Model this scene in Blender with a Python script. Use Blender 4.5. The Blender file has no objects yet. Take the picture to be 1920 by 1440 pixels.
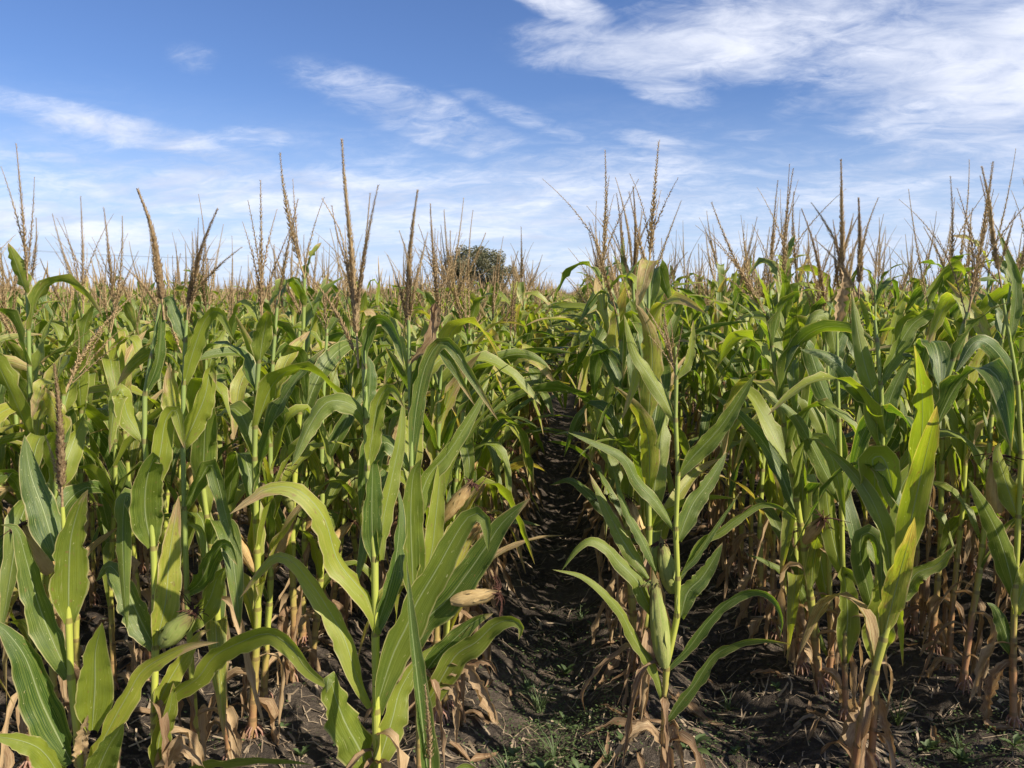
import bpy, math, random
import numpy as np
from mathutils import Vector, Matrix

# ------------------------------------------------------------------ camera
R = math.radians
sc = bpy.context.scene
col = sc.collection
CAM_H = 1.70
YAW, PITCH, FPX = R(4.5), R(6.8), 1400.0
cam_d = bpy.data.cameras.new('camera')
cam_d.sensor_width = 36.0
cam_d.lens = 36.0 * FPX / 1920.0
cam_d.clip_start = 0.05
cam_d.clip_end = 6000
cam = bpy.data.objects.new('camera', cam_d)
cam.location = (0, 0, CAM_H)
cam.rotation_euler = (math.pi / 2 - PITCH, 0, YAW)
col.objects.link(cam)
sc.camera = cam

# ------------------------------------------------------------------ light
SUN_AZ, SUN_EL = R(118), R(36)          # azimuth clockwise from +Y (down the rows)
EXPOSURE = 0.78
sun_dir = Vector((math.sin(SUN_AZ) * math.cos(SUN_EL), math.cos(SUN_AZ) * math.cos(SUN_EL), math.sin(SUN_EL)))
sl = bpy.data.lights.new('sun', 'SUN')
sl.energy = 5.0
sl.angle = R(0.55)
sl.color = (1.0, 0.90, 0.74)
so = bpy.data.objects.new('sun', sl)
so.rotation_euler = sun_dir.to_track_quat('Z', 'Y').to_euler()
so.location = (10, -5, 20)
col.objects.link(so)
sc.view_settings.view_transform = 'Standard'
sc.view_settings.look = 'None'
sc.view_settings.gamma = 1
sc.view_settings.exposure = EXPOSURE
sc.view_settings.use_curve_mapping = False
sc.render.engine = 'CYCLES'
sc.cycles.max_bounces = 6
sc.cycles.diffuse_bounces = 3
sc.cycles.glossy_bounces = 2
sc.cycles.transmission_bounces = 4
sc.cycles.transparent_max_bounces = 4
sc.cycles.use_denoising = True

# picture ray helpers: used to read sizes and places off the photograph
_f = np.array((-math.sin(YAW) * math.cos(PITCH), math.cos(YAW) * math.cos(PITCH), -math.sin(PITCH)))
_r = np.array((math.cos(YAW), math.sin(YAW), 0.0))
_u = np.cross(_r, _f)
C0 = np.array((0, 0, CAM_H))
def ray(px, py):
    return _f + _r * (px - 960) / FPX - _u * (py - 720) / FPX
def at_y(px, py, Y):
    d = ray(px, py)
    return C0 + d * (Y / d[1])
def on_ground(px, py, z=0.0):
    d = ray(px, py)
    return C0 + d * ((z - CAM_H) / d[2])
def row_y(px, x):
    """distance down the row at which the row x crosses picture column px (at eye level)"""
    d = ray(px, 600)
    return x / d[0] * d[1]
def azel(px, py):
    d = ray(px, py); d = d / np.linalg.norm(d)
    return math.atan2(d[0], d[1]), math.asin(d[2])

# ------------------------------------------------------------------ node helpers
class NT:
    def __init__(s, tree):
        s.t = tree; s.n = tree.nodes; s.l = tree.links
    def new(s, typ, **kw):
        n = s.n.new(typ)
        for k, v in kw.items():
            setattr(n, k, v)
        return n
    def link(s, a, b): s.l.new(a, b)
    def put(s, sock, v):
        if hasattr(v, 'links') or isinstance(v, bpy.types.NodeSocket): s.l.new(v, sock)
        else: sock.default_value = v
    def math(s, op, a, b=None, c=None, clamp=False):
        n = s.n.new('ShaderNodeMath'); n.operation = op; n.use_clamp = clamp
        s.put(n.inputs[0], a)
        if b is not None: s.put(n.inputs[1], b)
        if c is not None: s.put(n.inputs[2], c)
        return n.outputs[0]
    def mix(s, f, a, b, mode='MIX'):
        n = s.n.new('ShaderNodeMix'); n.data_type = 'RGBA'; n.blend_type = mode
        s.put(n.inputs[0], f)
        s.put(n.inputs[6], a if not isinstance(a, tuple) else (*a, 1)); s.put(n.inputs[7], b if not isinstance(b, tuple) else (*b, 1))
        return n.outputs[2]
    def smooth(s, v, a, b):
        n = s.n.new('ShaderNodeMapRange'); n.interpolation_type = 'SMOOTHSTEP'
        s.put(n.inputs[0], v); n.inputs[1].default_value = a; n.inputs[2].default_value = b
        return n.outputs[0]
    def noise(s, vec, scale, detail=3, rough=0.5, dist=0.0):
        n = s.n.new('ShaderNodeTexNoise')
        if vec is not None: s.put(n.inputs['Vector'], vec)
        n.inputs['Scale'].default_value = scale; n.inputs['Detail'].default_value = detail
        n.inputs['Roughness'].default_value = rough; n.inputs['Distortion'].default_value = dist
        return n.outputs['Fac']
    def comb(s, x, y, z=0.0):
        n = s.n.new('ShaderNodeCombineXYZ'); s.put(n.inputs[0], x); s.put(n.inputs[1], y); s.put(n.inputs[2], z)
        return n.outputs[0]
    def sep(s, v):
        n = s.n.new('ShaderNodeSeparateXYZ'); s.put(n.inputs[0], v)
        return n.outputs

# ------------------------------------------------------------------ world: sky with clouds
w = bpy.data.worlds.new('World'); sc.world = w; w.use_nodes = True
T = NT(w.node_tree); T.n.clear()
sky = T.new('ShaderNodeTexSky', sky_type='NISHITA', sun_disc=False)
sky.sun_elevation = SUN_EL; sky.sun_rotation = SUN_AZ
sky.altitude = 100; sky.air_density = 1.0; sky.dust_density = 0.6; sky.ozone_density = 2.2
tc = T.new('ShaderNodeTexCoord')
dx, dy, dz = T.sep(tc.outputs['Generated'])
zc = T.math('MAXIMUM', dz, 0.0)
den = T.math('ADD', zc, 0.20)
qx, qy = T.math('DIVIDE', dx, den), T.math('DIVIDE', dy, den)
# streaks: stretched along x
st = T.comb(T.math('ADD', T.math('MULTIPLY', qx, 0.85), T.math('MULTIPLY', qy, -0.25)), T.math('ADD', T.math('MULTIPLY', qy, 1.25), T.math('MULTIPLY', qx, 0.25)), 1.3)
n_st = T.noise(st, 2.6, 10, 0.62, 1.2)
n_fine = T.noise(T.comb(T.math('ADD', T.math('MULTIPLY', qx, 3.4), T.math('MULTIPLY', qy, 1.6)), T.math('SUBTRACT', T.math('MULTIPLY', qy, 5.0), T.math('MULTIPLY', qx, 0.8)), 4.1), 2.2, 9, 0.66, 0.9)
n_big = T.noise(T.comb(qx, T.math('MULTIPLY', qy, 1.2), 7.7), 0.55, 4, 0.5, 0.4)
az = T.math('ARCTAN2', dx, dy)
el = T.math('ARCSINE', dz)
wob = T.noise(T.comb(T.math('MULTIPLY', az, 3), T.math('MULTIPLY', el, 9), 0.0), 2.0, 5, 0.6, 0.5)
wob2 = T.math('MULTIPLY', T.math('SUBTRACT', wob, 0.5), 0.9)
def blob(px, py, wx, wy, tilt, amp, soft=1.0):
    """a cloud bank: an ellipse on the sky about one direction (radians), torn by noise"""
    a0, e0 = azel(px, py)
    ww, hh = wx / FPX, wy / FPX
    ca, sa = math.cos(R(tilt)), math.sin(R(tilt))
    A = T.math('SUBTRACT', az, a0); E = T.math('SUBTRACT', el, e0)
    u = T.math('DIVIDE', T.math('ADD', T.math('MULTIPLY', A, ca), T.math('MULTIPLY', E, sa)), ww)
    v = T.math('DIVIDE', T.math('SUBTRACT', T.math('MULTIPLY', E, ca), T.math('MULTIPLY', A, sa)), hh)
    r2 = T.math('ADD', T.math('MULTIPLY', u, u), T.math('MULTIPLY', v, v))
    r = T.math('ADD', T.math('SQRT', r2), wob2)
    m = T.smooth(r, 1.35, 0.25 if soft > 0.5 else 0.6)
    return T.math('MULTIPLY', m, amp)
acc = None
for args in [(1900, 110, 330, 105, -8, 0.62), (1290, 95, 290, 55, -4, 0.50), (1520, 20, 380, 60, 0, 0.34), (1060, 10, 110, 26, -18, 0.45),
             (1220, 150, 120, 30, -20, 0.34), (1800, 255, 240, 45, -14, 0.33), (1660, 350, 300, 60, 8, 0.28),
             (270, 255, 250, 27, -9, 0.40), (470, 262, 80, 26, 0, 0.22), (110, 297, 85, 9, 0, 0.32), (360, 108, 46, 26, 0, 0.15),
             (780, 215, 230, 45, -16, 0.26), (990, 225, 150, 20, -20, 0.16), (1220, 268, 80, 20, -12, 0.28),
             (850, 280, 90, 12, -12, 0.24), (1500, 205, 75, 30, 0, 0.15), (1400, 255, 60, 22, 0, 0.14),
             (560, 370, 520, 62, 0, 0.42), (1000, 390, 430, 110, 6, 0.36), (130, 425, 290, 42, -5, 0.46), (1350, 470, 500, 50, 0, 0.22),
             (1800, 430, 300, 50, 0, 0.28)]:
    b = blob(*args)
    acc = b if acc is None else T.math('MAXIMUM', acc, b)
# the rest of the sky, outside the photograph: scattered streaks of the same kind
front = T.math('MULTIPLY', T.smooth(T.math('ABSOLUTE', T.math('ADD', az, YAW)), 0.62, 0.85), 1.0)
rest = T.math('MAXIMUM', front, T.smooth(el, 0.40, 0.55))
rest = T.math('MULTIPLY', rest, T.math('MULTIPLY', T.smooth(n_big, 0.42, 0.66), 0.42))
acc = T.math('MAXIMUM', acc, rest)
acc = T.math('MAXIMUM', acc, T.math('MULTIPLY', T.smooth(el, 0.30, 0.02), 0.20))
tex = T.math('ADD', T.math('MULTIPLY', n_st, 0.54), T.math('MULTIPLY', n_fine, 0.46))
cov = T.math('ADD', acc, T.math('MULTIPLY', T.math('SUBTRACT', tex, 0.5), 1.7))
cov = T.math('MULTIPLY', T.smooth(cov, -0.10, 0.78), T.smooth(acc, 0.0, 0.14))
cov = T.math('MULTIPLY', cov, 0.92)
haze_f = T.math('MULTIPLY', T.smooth(el, 0.26, -0.02), 0.74)
blue = T.mix(1.0, sky.outputs[0], (0.80, 0.96, 1.33), 'MULTIPLY')
base = T.mix(haze_f, blue, (6.6, 8.0, 10.6))
shade = T.smooth(T.noise(st, 2.6, 5, 0.55, 0.3), 0.30, 0.62)
cloud_c = T.mix(shade, (6.3, 7.0, 8.8), (9.8, 10.1, 11.1))
skyc = T.mix(cov, base, cloud_c)
bg = T.new('ShaderNodeBackground'); T.link(skyc, bg.inputs[0]); bg.inputs[1].default_value = 0.061
wo = T.new('ShaderNodeOutputWorld'); T.link(bg.outputs[0], wo.inputs[0])

# ------------------------------------------------------------------ materials
def new_mat(name):
    m = bpy.data.materials.new(name); m.use_nodes = True
    t = NT(m.node_tree); t.n.clear()
    out = t.new('ShaderNodeOutputMaterial')
    return m, t, out
def principled(t, color, rough=0.5, spec=0.5, normal=None):
    p = t.new('ShaderNodeBsdfPrincipled')
    t.put(p.inputs['Base Color'], color if not isinstance(color, tuple) else (*color, 1))
    t.put(p.inputs['Roughness'], rough); p.inputs['Specular IOR Level'].default_value = spec
    if normal is not None: t.link(normal, p.inputs['Normal'])
    return p
def bump(t, h, strength, dist):
    b = t.new('ShaderNodeBump'); t.put(b.inputs['Height'], h)
    b.inputs['Strength'].default_value = strength; b.inputs['Distance'].default_value = dist
    return b.outputs[0]
def luv(t):
    a = t.new('ShaderNodeAttribute', attribute_name='luv')
    return t.sep(a.outputs['Vector'])
def orand(t):
    return t.new('ShaderNodeObjectInfo').outputs['Random']

def leaf_material():
    m, t, out = new_mat('corn_leaf')
    u, v, age = luv(t)
    rnd = orand(t)
    off = t.math('MULTIPLY', rnd, 37.0)
    ac = t.math('MULTIPLY', t.math('ABSOLUTE', t.math('SUBTRACT', u, 0.5)), 2.0)
    veins = t.noise(t.comb(t.math('MULTIPLY', u, 70.0), t.math('MULTIPLY', v, 1.2), off), 1.0, 3, 0.7)
    patch = t.noise(t.comb(t.math('MULTIPLY', u, 2.0), t.math('MULTIPLY', v, 5.0), off), 1.0, 4, 0.6)
    streak = t.noise(t.comb(t.math('MULTIPLY', u, 16.0), t.math('MULTIPLY', v, 7.0), off), 1.0, 3, 0.6)
    tone = t.math('ADD', t.math('MULTIPLY', rnd, 0.75), t.math('MULTIPLY', patch, 0.5))
    age = t.math('ADD', age, t.math('MULTIPLY', t.smooth(rnd, 0.74, 1.0), 0.42))
    green = t.mix(t.smooth(tone, 0.25, 1.05), (0.034, 0.080, 0.012), (0.255, 0.282, 0.026))
    green = t.mix(t.math('MULTIPLY', t.smooth(veins, 0.42, 0.60), 0.58), green, (0.225, 0.275, 0.055))
    # yellowing between the veins, spreading with age from tip and margin
    yel = t.smooth(t.math('ADD', t.math('ADD', t.math('MULTIPLY', age, 1.7), t.math('MULTIPLY', v, 0.28)),
                   t.math('MULTIPLY', t.math('SUBTRACT', streak, 0.5), 1.5)), 0.62, 1.3)
    green = t.mix(t.math('MULTIPLY', yel, 0.85), green, (0.36, 0.34, 0.065))
    # dead tip and margin
    dead = t.math('ADD', t.math('MULTIPLY', t.math('POWER', v, 4.0), 0.66), t.math('MULTIPLY', t.math('POWER', ac, 11.0), 0.50))
    dead = t.math('ADD', dead, t.math('ADD', t.math('MULTIPLY', age, 0.95), t.math('MULTIPLY', t.math('SUBTRACT', patch, 0.5), 0.9)))
    dead = t.smooth(dead, 0.66, 0.86)
    tan = t.mix(t.smooth(streak, 0.3, 0.7), (0.26, 0.155, 0.070), (0.50, 0.38, 0.20))
    c = t.mix(dead, green, tan)
    # pale lesions
    sp = t.noise(t.comb(t.math('MULTIPLY', u, 13.0), t.math('MULTIPLY', v, 34.0), off), 1.0, 2, 0.5)
    c = t.mix(t.math('MULTIPLY', t.smooth(sp, 0.705, 0.74), 0.75), c, (0.50, 0.48, 0.26))
    # brown rusty flecks and long pale scratches
    br = t.noise(t.comb(t.math('MULTIPLY', u, 7.0), t.math('MULTIPLY', v, 15.0), t.math('ADD', off, 9.0)), 1.0, 5, 0.7)
    c = t.mix(t.math('MULTIPLY', t.smooth(t.math('ADD', br, t.math('MULTIPLY', age, 0.10)), 0.63, 0.69), 0.75), c, (0.24, 0.15, 0.06))
    scr = t.noise(t.comb(t.math('MULTIPLY', u, 34.0), t.math('MULTIPLY', v, 5.0), t.math('ADD', off, 3.0)), 1.0, 2, 0.5)
    c = t.mix(t.math('MULTIPLY', t.smooth(scr, 0.665, 0.71), 0.65), c, (0.42, 0.42, 0.20))
    # thin pale margin and midrib
    c = t.mix(t.math('MULTIPLY', t.smooth(ac, 0.90, 0.97), 0.75), c, (0.46, 0.40, 0.19))
    mid = t.smooth(ac, 0.065, 0.022)
    c = t.mix(t.math('MULTIPLY', mid, 0.72), c, (0.36, 0.42, 0.20))
    nrm = bump(t, t.math('ADD', t.math('MULTIPLY', veins, 0.6), t.math('MULTIPLY', mid, -0.7)), 0.8, 0.0022)
    rough = t.math('ADD', 0.40, t.math('ADD', t.math('MULTIPLY', dead, 0.3), t.math('MULTIPLY', veins, 0.14)))
    p = principled(t, c, rough, 0.62, nrm)
    tr = t.new('ShaderNodeBsdfTranslucent')
    tcol = t.mix(1.0, c, (2.0, 2.3, 0.55), 'MULTIPLY')
    tcol = t.mix(t.math('MULTIPLY', mid, 0.6), tcol, (0.10, 0.15, 0.03))
    t.link(tcol, tr.inputs[0]); t.link(nrm, tr.inputs['Normal'])
    mx = t.new('ShaderNodeMixShader'); mx.inputs[0].default_value = 0.38
    t.link(p.outputs[0], mx.inputs[1]); t.link(tr.outputs[0], mx.inputs[2]); t.link(mx.outputs[0], out.inputs[0])
    return m
def dry_material(name, a, b, c3, trans=0.25, tip=False):
    m, t, out = new_mat(name)
    u, v, age = luv(t)
    rnd = orand(t); off = t.math('MULTIPLY', rnd, 41.0)
    s = t.noise(t.comb(t.math('MULTIPLY', u, 26.0), t.math('MULTIPLY', v, 3.0), off), 1.0, 4, 0.65)
    pt = t.noise(t.comb(t.math('MULTIPLY', u, 3.0), t.math('MULTIPLY', v, 7.0), off), 1.0, 4, 0.6)
    c = t.mix(t.smooth(t.math('ADD', t.math('MULTIPLY', pt, 0.7), t.math('MULTIPLY', rnd, 0.4)), 0.35, 0.8), a, b)
    c = t.mix(t.math('MULTIPLY', t.smooth(s, 0.45, 0.7), 0.6), c, c3)
    if tip: c = t.mix(t.math('MULTIPLY', t.smooth(t.math('ADD', v, t.math('MULTIPLY', t.math('SUBTRACT', s, 0.5), 0.8)), 0.66, 0.98), 0.85), c, (0.13, 0.075, 0.04))
    nrm = bump(t, s, 0.7, 0.003)
    p = principled(t, c, 0.7, 0.3, nrm)
    tr = t.new('ShaderNodeBsdfTranslucent'); t.link(t.mix(1.0, c, (1.25, 1.15, 0.9), 'MULTIPLY'), tr.inputs[0])
    mx = t.new('ShaderNodeMixShader'); mx.inputs[0].default_value = trans
    t.link(p.outputs[0], mx.inputs[1]); t.link(tr.outputs[0], mx.inputs[2]); t.link(mx.outputs[0], out.inputs[0])
    return m
def stalk_material():
    m, t, out = new_mat('corn_stalk')
    u, v, k = luv(t)      # u round the stem, v height in metres, k: 1 on node rings, 0.5 sheath
    rnd = orand(t); off = t.math('MULTIPLY', rnd, 23.0)
    n = t.noise(t.comb(t.math('MULTIPLY', u, 30.0), t.math('MULTIPLY', v, 6.0), off), 1.0, 3, 0.6)
    n2 = t.noise(t.comb(t.math('MULTIPLY', u, 3.0), t.math('MULTIPLY', v, 7.0), off), 1.0, 4, 0.6)
    g = t.mix(t.smooth(t.math('ADD', v, t.math('MULTIPLY', t.math('SUBTRACT', rnd, 0.5), 0.8)), 0.5, 1.5), (0.38, 0.40, 0.070), (0.21, 0.27, 0.085))
    g = t.mix(t.math('MULTIPLY', t.smooth(n, 0.4, 0.7), 0.4), g, (0.16, 0.25, 0.045))
    brown = t.mix(n2, (0.24, 0.085, 0.055), (0.40, 0.27, 0.12))
    low = t.smooth(t.math('ADD', v, t.math('ADD', t.math('MULTIPLY', n2, 0.5), t.math('MULTIPLY', rnd, 0.30))), 0.95, 0.42)
    c = t.mix(low, g, brown)
    c = t.mix(t.math('MULTIPLY', t.smooth(k, 0.6, 1.0), 0.7), c, (0.15, 0.10, 0.045))
    c = t.mix(t.math('MULTIPLY', t.smooth(n2, 0.62, 0.70), 0.5), c, (0.42, 0.33, 0.16))
    p = principled(t, c, 0.42, 0.4, bump(t, n, 0.4, 0.002))
    t.link(p.outputs[0], out.inputs[0])
    return m
def simple_noise_mat(name, a, b, scale, rough=0.8, spec=0.3, bs=0.5, bd=0.004, trans=0.0, rv=0.0):
    m, t, out = new_mat(name)
    tcn = t.new('ShaderNodeTexCoord')
    n = t.noise(tcn.outputs['Object'], scale, 4, 0.65)
    f = t.smooth(n, 0.32, 0.68)
    if rv: f = t.math('ADD', t.math('MULTIPLY', f, 1 - rv), t.math('MULTIPLY', orand(t), rv))
    c = t.mix(f, a, b)
    p = principled(t, c, rough, spec, bump(t, n, bs, bd))
    if trans:
        tr = t.new('ShaderNodeBsdfTranslucent'); t.link(t.mix(1.0, c, (1.5, 1.5, 0.9), 'MULTIPLY'), tr.inputs[0])
        mx = t.new('ShaderNodeMixShader'); mx.inputs[0].default_value = trans
        t.link(p.outputs[0], mx.inputs[1]); t.link(tr.outputs[0], mx.inputs[2]); t.link(mx.outputs[0], out.inputs[0])
    else: t.link(p.outputs[0], out.inputs[0])
    return m
def soil_material():
    m, t, out = new_mat('field_soil')
    g = t.new('ShaderNodeNewGeometry').outputs['Position']
    n1 = t.noise(g, 2.2, 5, 0.6); n2 = t.noise(g, 26.0, 6, 0.7); n3 = t.noise(g, 120.0, 4, 0.7)
    c = t.mix(t.smooth(n1, 0.35, 0.68), (0.036, 0.029, 0.024), (0.096, 0.077, 0.062))
    c = t.mix(t.math('MULTIPLY', t.smooth(n2, 0.45, 0.72), 0.6), c, (0.23, 0.185, 0.14))
    c = t.mix(t.math('MULTIPLY', t.smooth(n3, 0.60, 0.75), 0.35), c, (0.21, 0.165, 0.115))
    h = t.math('ADD', t.math('MULTIPLY', n2, 0.7), t.math('MULTIPLY', n3, 0.35))
    p = principled(t, c, 0.93, 0.2, bump(t, h, 1.0, 0.05))
    t.link(p.outputs[0], out.inputs[0])
    return m
M_LEAF = leaf_material()
M_DRY = dry_material('dry_corn_leaf', (0.20, 0.115, 0.060), (0.44, 0.31, 0.17), (0.60, 0.49, 0.31), 0.28)
M_HUSKD = dry_material('dry_husk', (0.42, 0.27, 0.10), (0.58, 0.43, 0.20), (0.28, 0.17, 0.08), 0.12, True)
M_HUSKG = dry_material('green_husk', (0.24, 0.30, 0.07), (0.36, 0.37, 0.11), (0.42, 0.38, 0.16), 0.12, True)
M_STALK = stalk_material()
M_TASS = simple_noise_mat('tassel_straw', (0.17, 0.105, 0.055), (0.56, 0.42, 0.23), 130, 0.85, 0.2, 0.3, 0.002, 0.15, 0.45)
M_SILK = simple_noise_mat('corn_silk', (0.030, 0.012, 0.009), (0.10, 0.04, 0.025), 200, 0.8, 0.3)
M_ROOT = simple_noise_mat('corn_root', (0.22, 0.10, 0.08), (0.36, 0.24, 0.16), 60, 0.8)
M_SOIL = soil_material()
M_STRAW = simple_noise_mat('straw', (0.15, 0.11, 0.075), (0.38, 0.30, 0.21), 7, 0.85, 0.2)
M_WEED = simple_noise_mat('weed_leaf', (0.055, 0.095, 0.032), (0.13, 0.175, 0.065), 14, 0.55, 0.4, 0.3, 0.002, 0.3, 0.3)
M_TREE = simple_noise_mat('tree_leaves', (0.065, 0.078, 0.040), (0.22, 0.20, 0.12), 0.6, 0.7, 0.3, 0, 0.01, 0.2)
M_BARK = simple_noise_mat('tree_bark', (0.10, 0.085, 0.07), (0.20, 0.18, 0.15), 3, 0.9)
M_WOOD = simple_noise_mat('pole_timber', (0.10, 0.09, 0.08), (0.18, 0.16, 0.14), 3, 0.9)
M_METAL = simple_noise_mat('wire_metal', (0.09, 0.09, 0.10), (0.14, 0.14, 0.15), 1, 0.6)
M_FLY = simple_noise_mat('fly_black', (0.01, 0.01, 0.012), (0.03, 0.03, 0.03), 300, 0.4)

# ------------------------------------------------------------------ mesh helpers
class MB:
    """collects grids and tubes as arrays, with a (u, v, k) attribute per vertex and a material slot per face"""
    def __init__(s): s.V = []; s.F = []; s.A = []; s.M = []; s.n = 0
    def add(s, V, F, A, mat=0):
        V = np.asarray(V, float); F = np.asarray(F, int)
        if F.shape[1] == 3: F = np.concatenate([F, -np.ones((len(F), 1), int)], 1)
        s.V.append(V); s.A.append(np.asarray(A, float)); s.F.append(np.where(F < 0, -1, F + s.n)); s.M.append(np.full(len(F), mat)); s.n += len(V)
    def merge(s, o, mats=None):
        for V, F, A, M in zip(o.V, o.F, o.A, o.M):
            pass
    def mesh(s, name, mats, smooth=True):
        V = np.concatenate(s.V); F = np.concatenate(s.F); A = np.concatenate(s.A); Mi = np.concatenate(s.M)
        me = bpy.data.meshes.new(name)
        tri = F[:, 3] < 0
        cnt = np.where(tri, 3, 4)
        me.vertices.add(len(V)); me.vertices.foreach_set('co', V.astype(np.float32).ravel())
        loops = F.ravel(); loops = loops[loops >= 0]
        me.loops.add(len(loops)); me.loops.foreach_set('vertex_index', loops.astype(np.int32))
        me.polygons.add(len(F))
        me.polygons.foreach_set('loop_start', np.concatenate([[0], np.cumsum(cnt)[:-1]]).astype(np.int32))
        me.polygons.foreach_set('material_index', Mi.astype(np.int32))
        me.polygons.foreach_set('use_smooth', np.full(len(F), smooth))
        at = me.attributes.new('luv', 'FLOAT_VECTOR', 'POINT'); at.data.foreach_set('vector', A.astype(np.float32).ravel())
        for m in mats: me.materials.append(m)
        me.update(calc_edges=True); me.validate()
        return me
def link(name, me, parent=None, loc=None):
    o = bpy.data.objects.new(name, me); col.objects.link(o)
    if parent is not None: o.parent = parent
    if loc is not None: o.location = loc
    return o
def tag(o, label, cat, group=None, kind=None):
    if label: o['label'] = label
    if cat: o['category'] = cat
    if group: o['group'] = group
    if kind: o['kind'] = kind
    return o
def nz(v):
    return v / np.maximum(np.linalg.norm(v, axis=-1, keepdims=True), 1e-9)
def grid_faces(n, m, wrap=False):
    i = np.arange(n - 1)[:, None]; j = np.arange(m if wrap else m - 1)[None, :]
    j2 = (j + 1) % m
    return np.stack([i * m + j, i * m + j2, (i + 1) * m + j2, (i + 1) * m + j], -1).reshape(-1, 4)
def resample(P, n):
    """Catmull-Rom through the control points, evenly spaced"""
    P = np.asarray(P, float)
    E = np.concatenate([[2 * P[0] - P[1]], P, [2 * P[-1] - P[-2]]])
    out = []
    for i in range(len(P) - 1):
        a, b, c, d = E[i:i + 4]
        for t in np.linspace(0, 1, 12, endpoint=False):
            out.append(0.5 * ((2 * b) + (c - a) * t + (2 * a - 5 * b + 4 * c - d) * t * t + (3 * b - a - 3 * c + d) * t ** 3))
    out.append(P[-1]); out = np.array(out)
    L = np.concatenate([[0], np.cumsum(np.linalg.norm(np.diff(out[:, :3], axis=0), axis=1))])
    s = np.linspace(0, L[-1], n)
    return np.stack([np.interp(s, L, out[:, k]) for k in range(out.shape[1])], 1), L[-1]
def tangents(S):
    return nz(np.gradient(S, axis=0))
def ribbon(mb, S, side, width, rng, M=7, age=0.0, fold=0.12, ruffle=0.0, waves=5, cup0=2.0, cup=0.35, mat=0, crumple=0.0):
    """a leaf blade: spine S, unit side vectors, half widths; cupped at the base, folded on the midrib, wavy margins"""
    n = len(S); T_ = tangents(S)
    side = nz(side - T_ * (side * T_).sum(1, keepdims=True))
    N_ = np.cross(T_, side)
    t = np.linspace(0, 1, n)[:, None]; u = np.linspace(-1, 1, M)[None, :]
    th = cup + (cup0 - cup) * np.exp(-(t / 0.07) ** 2)
    ph1, ph2 = rng.uniform(0, 6.28, 2)
    fr = waves * (1 + 0.25 * rng.uniform(-1, 1))
    ph3, ph4 = rng.uniform(0, 6.28, 2)
    rf = np.where(u < 0, np.sin(fr * 3.6 * t + ph1) * 0.9 + np.sin(fr * 8.7 * t + ph3) * (0.15 + 0.75 * np.sin(5 * t + ph4)), np.sin(fr * 4.3 * t + ph2) * 0.9 + np.sin(fr * 7.7 * t + ph4) * (0.15 + 0.75 * np.sin(6 * t + ph3))) * np.sin(np.pi * np.clip(t * 1.15, 0, 1)) ** 0.5
    W_ = width[:, None]
    jag = np.zeros((n, M))
    for sd_, col_ in ((0, 0), (1, M - 1)):
        if rng.rand() < 0.16 + age + (0.12 if M >= 9 else 0):
            jag[:, col_] = -np.clip(rng.normal(0, 0.08 + 0.22 * age, n), -0.05, 0.6) * (np.linspace(0, 1, n) > 0.25)
    a = np.sin(u * th) * W_ / th * (1 + jag)
    h = (1 - np.cos(u * th)) * W_ / th + np.abs(u) * fold * W_ + ruffle * (np.abs(u) ** 2.2) * rf * np.minimum(W_ / 0.03, 1.2)
    if crumple:
        h = h + crumple * rng.normal(0, 1, (n, M)) * np.minimum(W_ / 0.02, 1.0)
        a = a * (1 + 0.25 * rng.normal(0, 1, (n, 1)))
    V = S[:, None, :] + side[:, None, :] * a[..., None] + N_[:, None, :] * h[..., None]
    A = np.stack([np.broadcast_to((u + 1) / 2, (n, M)), np.broadcast_to(t, (n, M)), np.full((n, M), age)], -1)
    mb.add(V.reshape(-1, 3), grid_faces(n, M), A.reshape(-1, 3), mat)
def blade_width(n, W, base=0.45, p=2.4):
    t = np.linspace(0, 1, n)
    s = np.clip(t / 0.28, 0, 1); s = s * s * (3 - 2 * s)
    w_ = W * (base + (1 - base) * s) * np.clip(1 - t ** p, 0, 1) ** 0.85
    w_[-1] = 0.0006
    return w_ / 2
def tube(mb, P, rad, sides=6, A=None, mat=0, u0=0):
    P = np.asarray(P, float); n = len(P); T_ = tangents(P)
    ref = np.array((0.31, 0.95, 0.1)) if abs(T_[0][1]) < 0.9 else np.array((1.0, 0, 0))
    a = nz(np.cross(T_, ref)); b = np.cross(T_, a)
    ang = np.arange(sides) / sides * 2 * np.pi
    rad = np.broadcast_to(np.asarray(rad, float), (n,))
    V = P[:, None] + (a[:, None] * np.cos(ang)[None, :, None] + b[:, None] * np.sin(ang)[None, :, None]) * rad[:, None, None]
    if A is None:
        A = np.stack([np.broadcast_to(ang / 6.283, (n, sides)), np.broadcast_to(np.linspace(0, 1, n)[:, None], (n, sides)), np.zeros((n, sides))], -1)
    else:
        A = np.stack([np.broadcast_to(ang / 6.283, (n, sides)), np.broadcast_to(A[:, :1], (n, sides)), np.broadcast_to(A[:, 1:2], (n, sides))], -1)
    mb.add(V.reshape(-1, 3), grid_faces(n, sides, True), A.reshape(-1, 3), mat)

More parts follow.
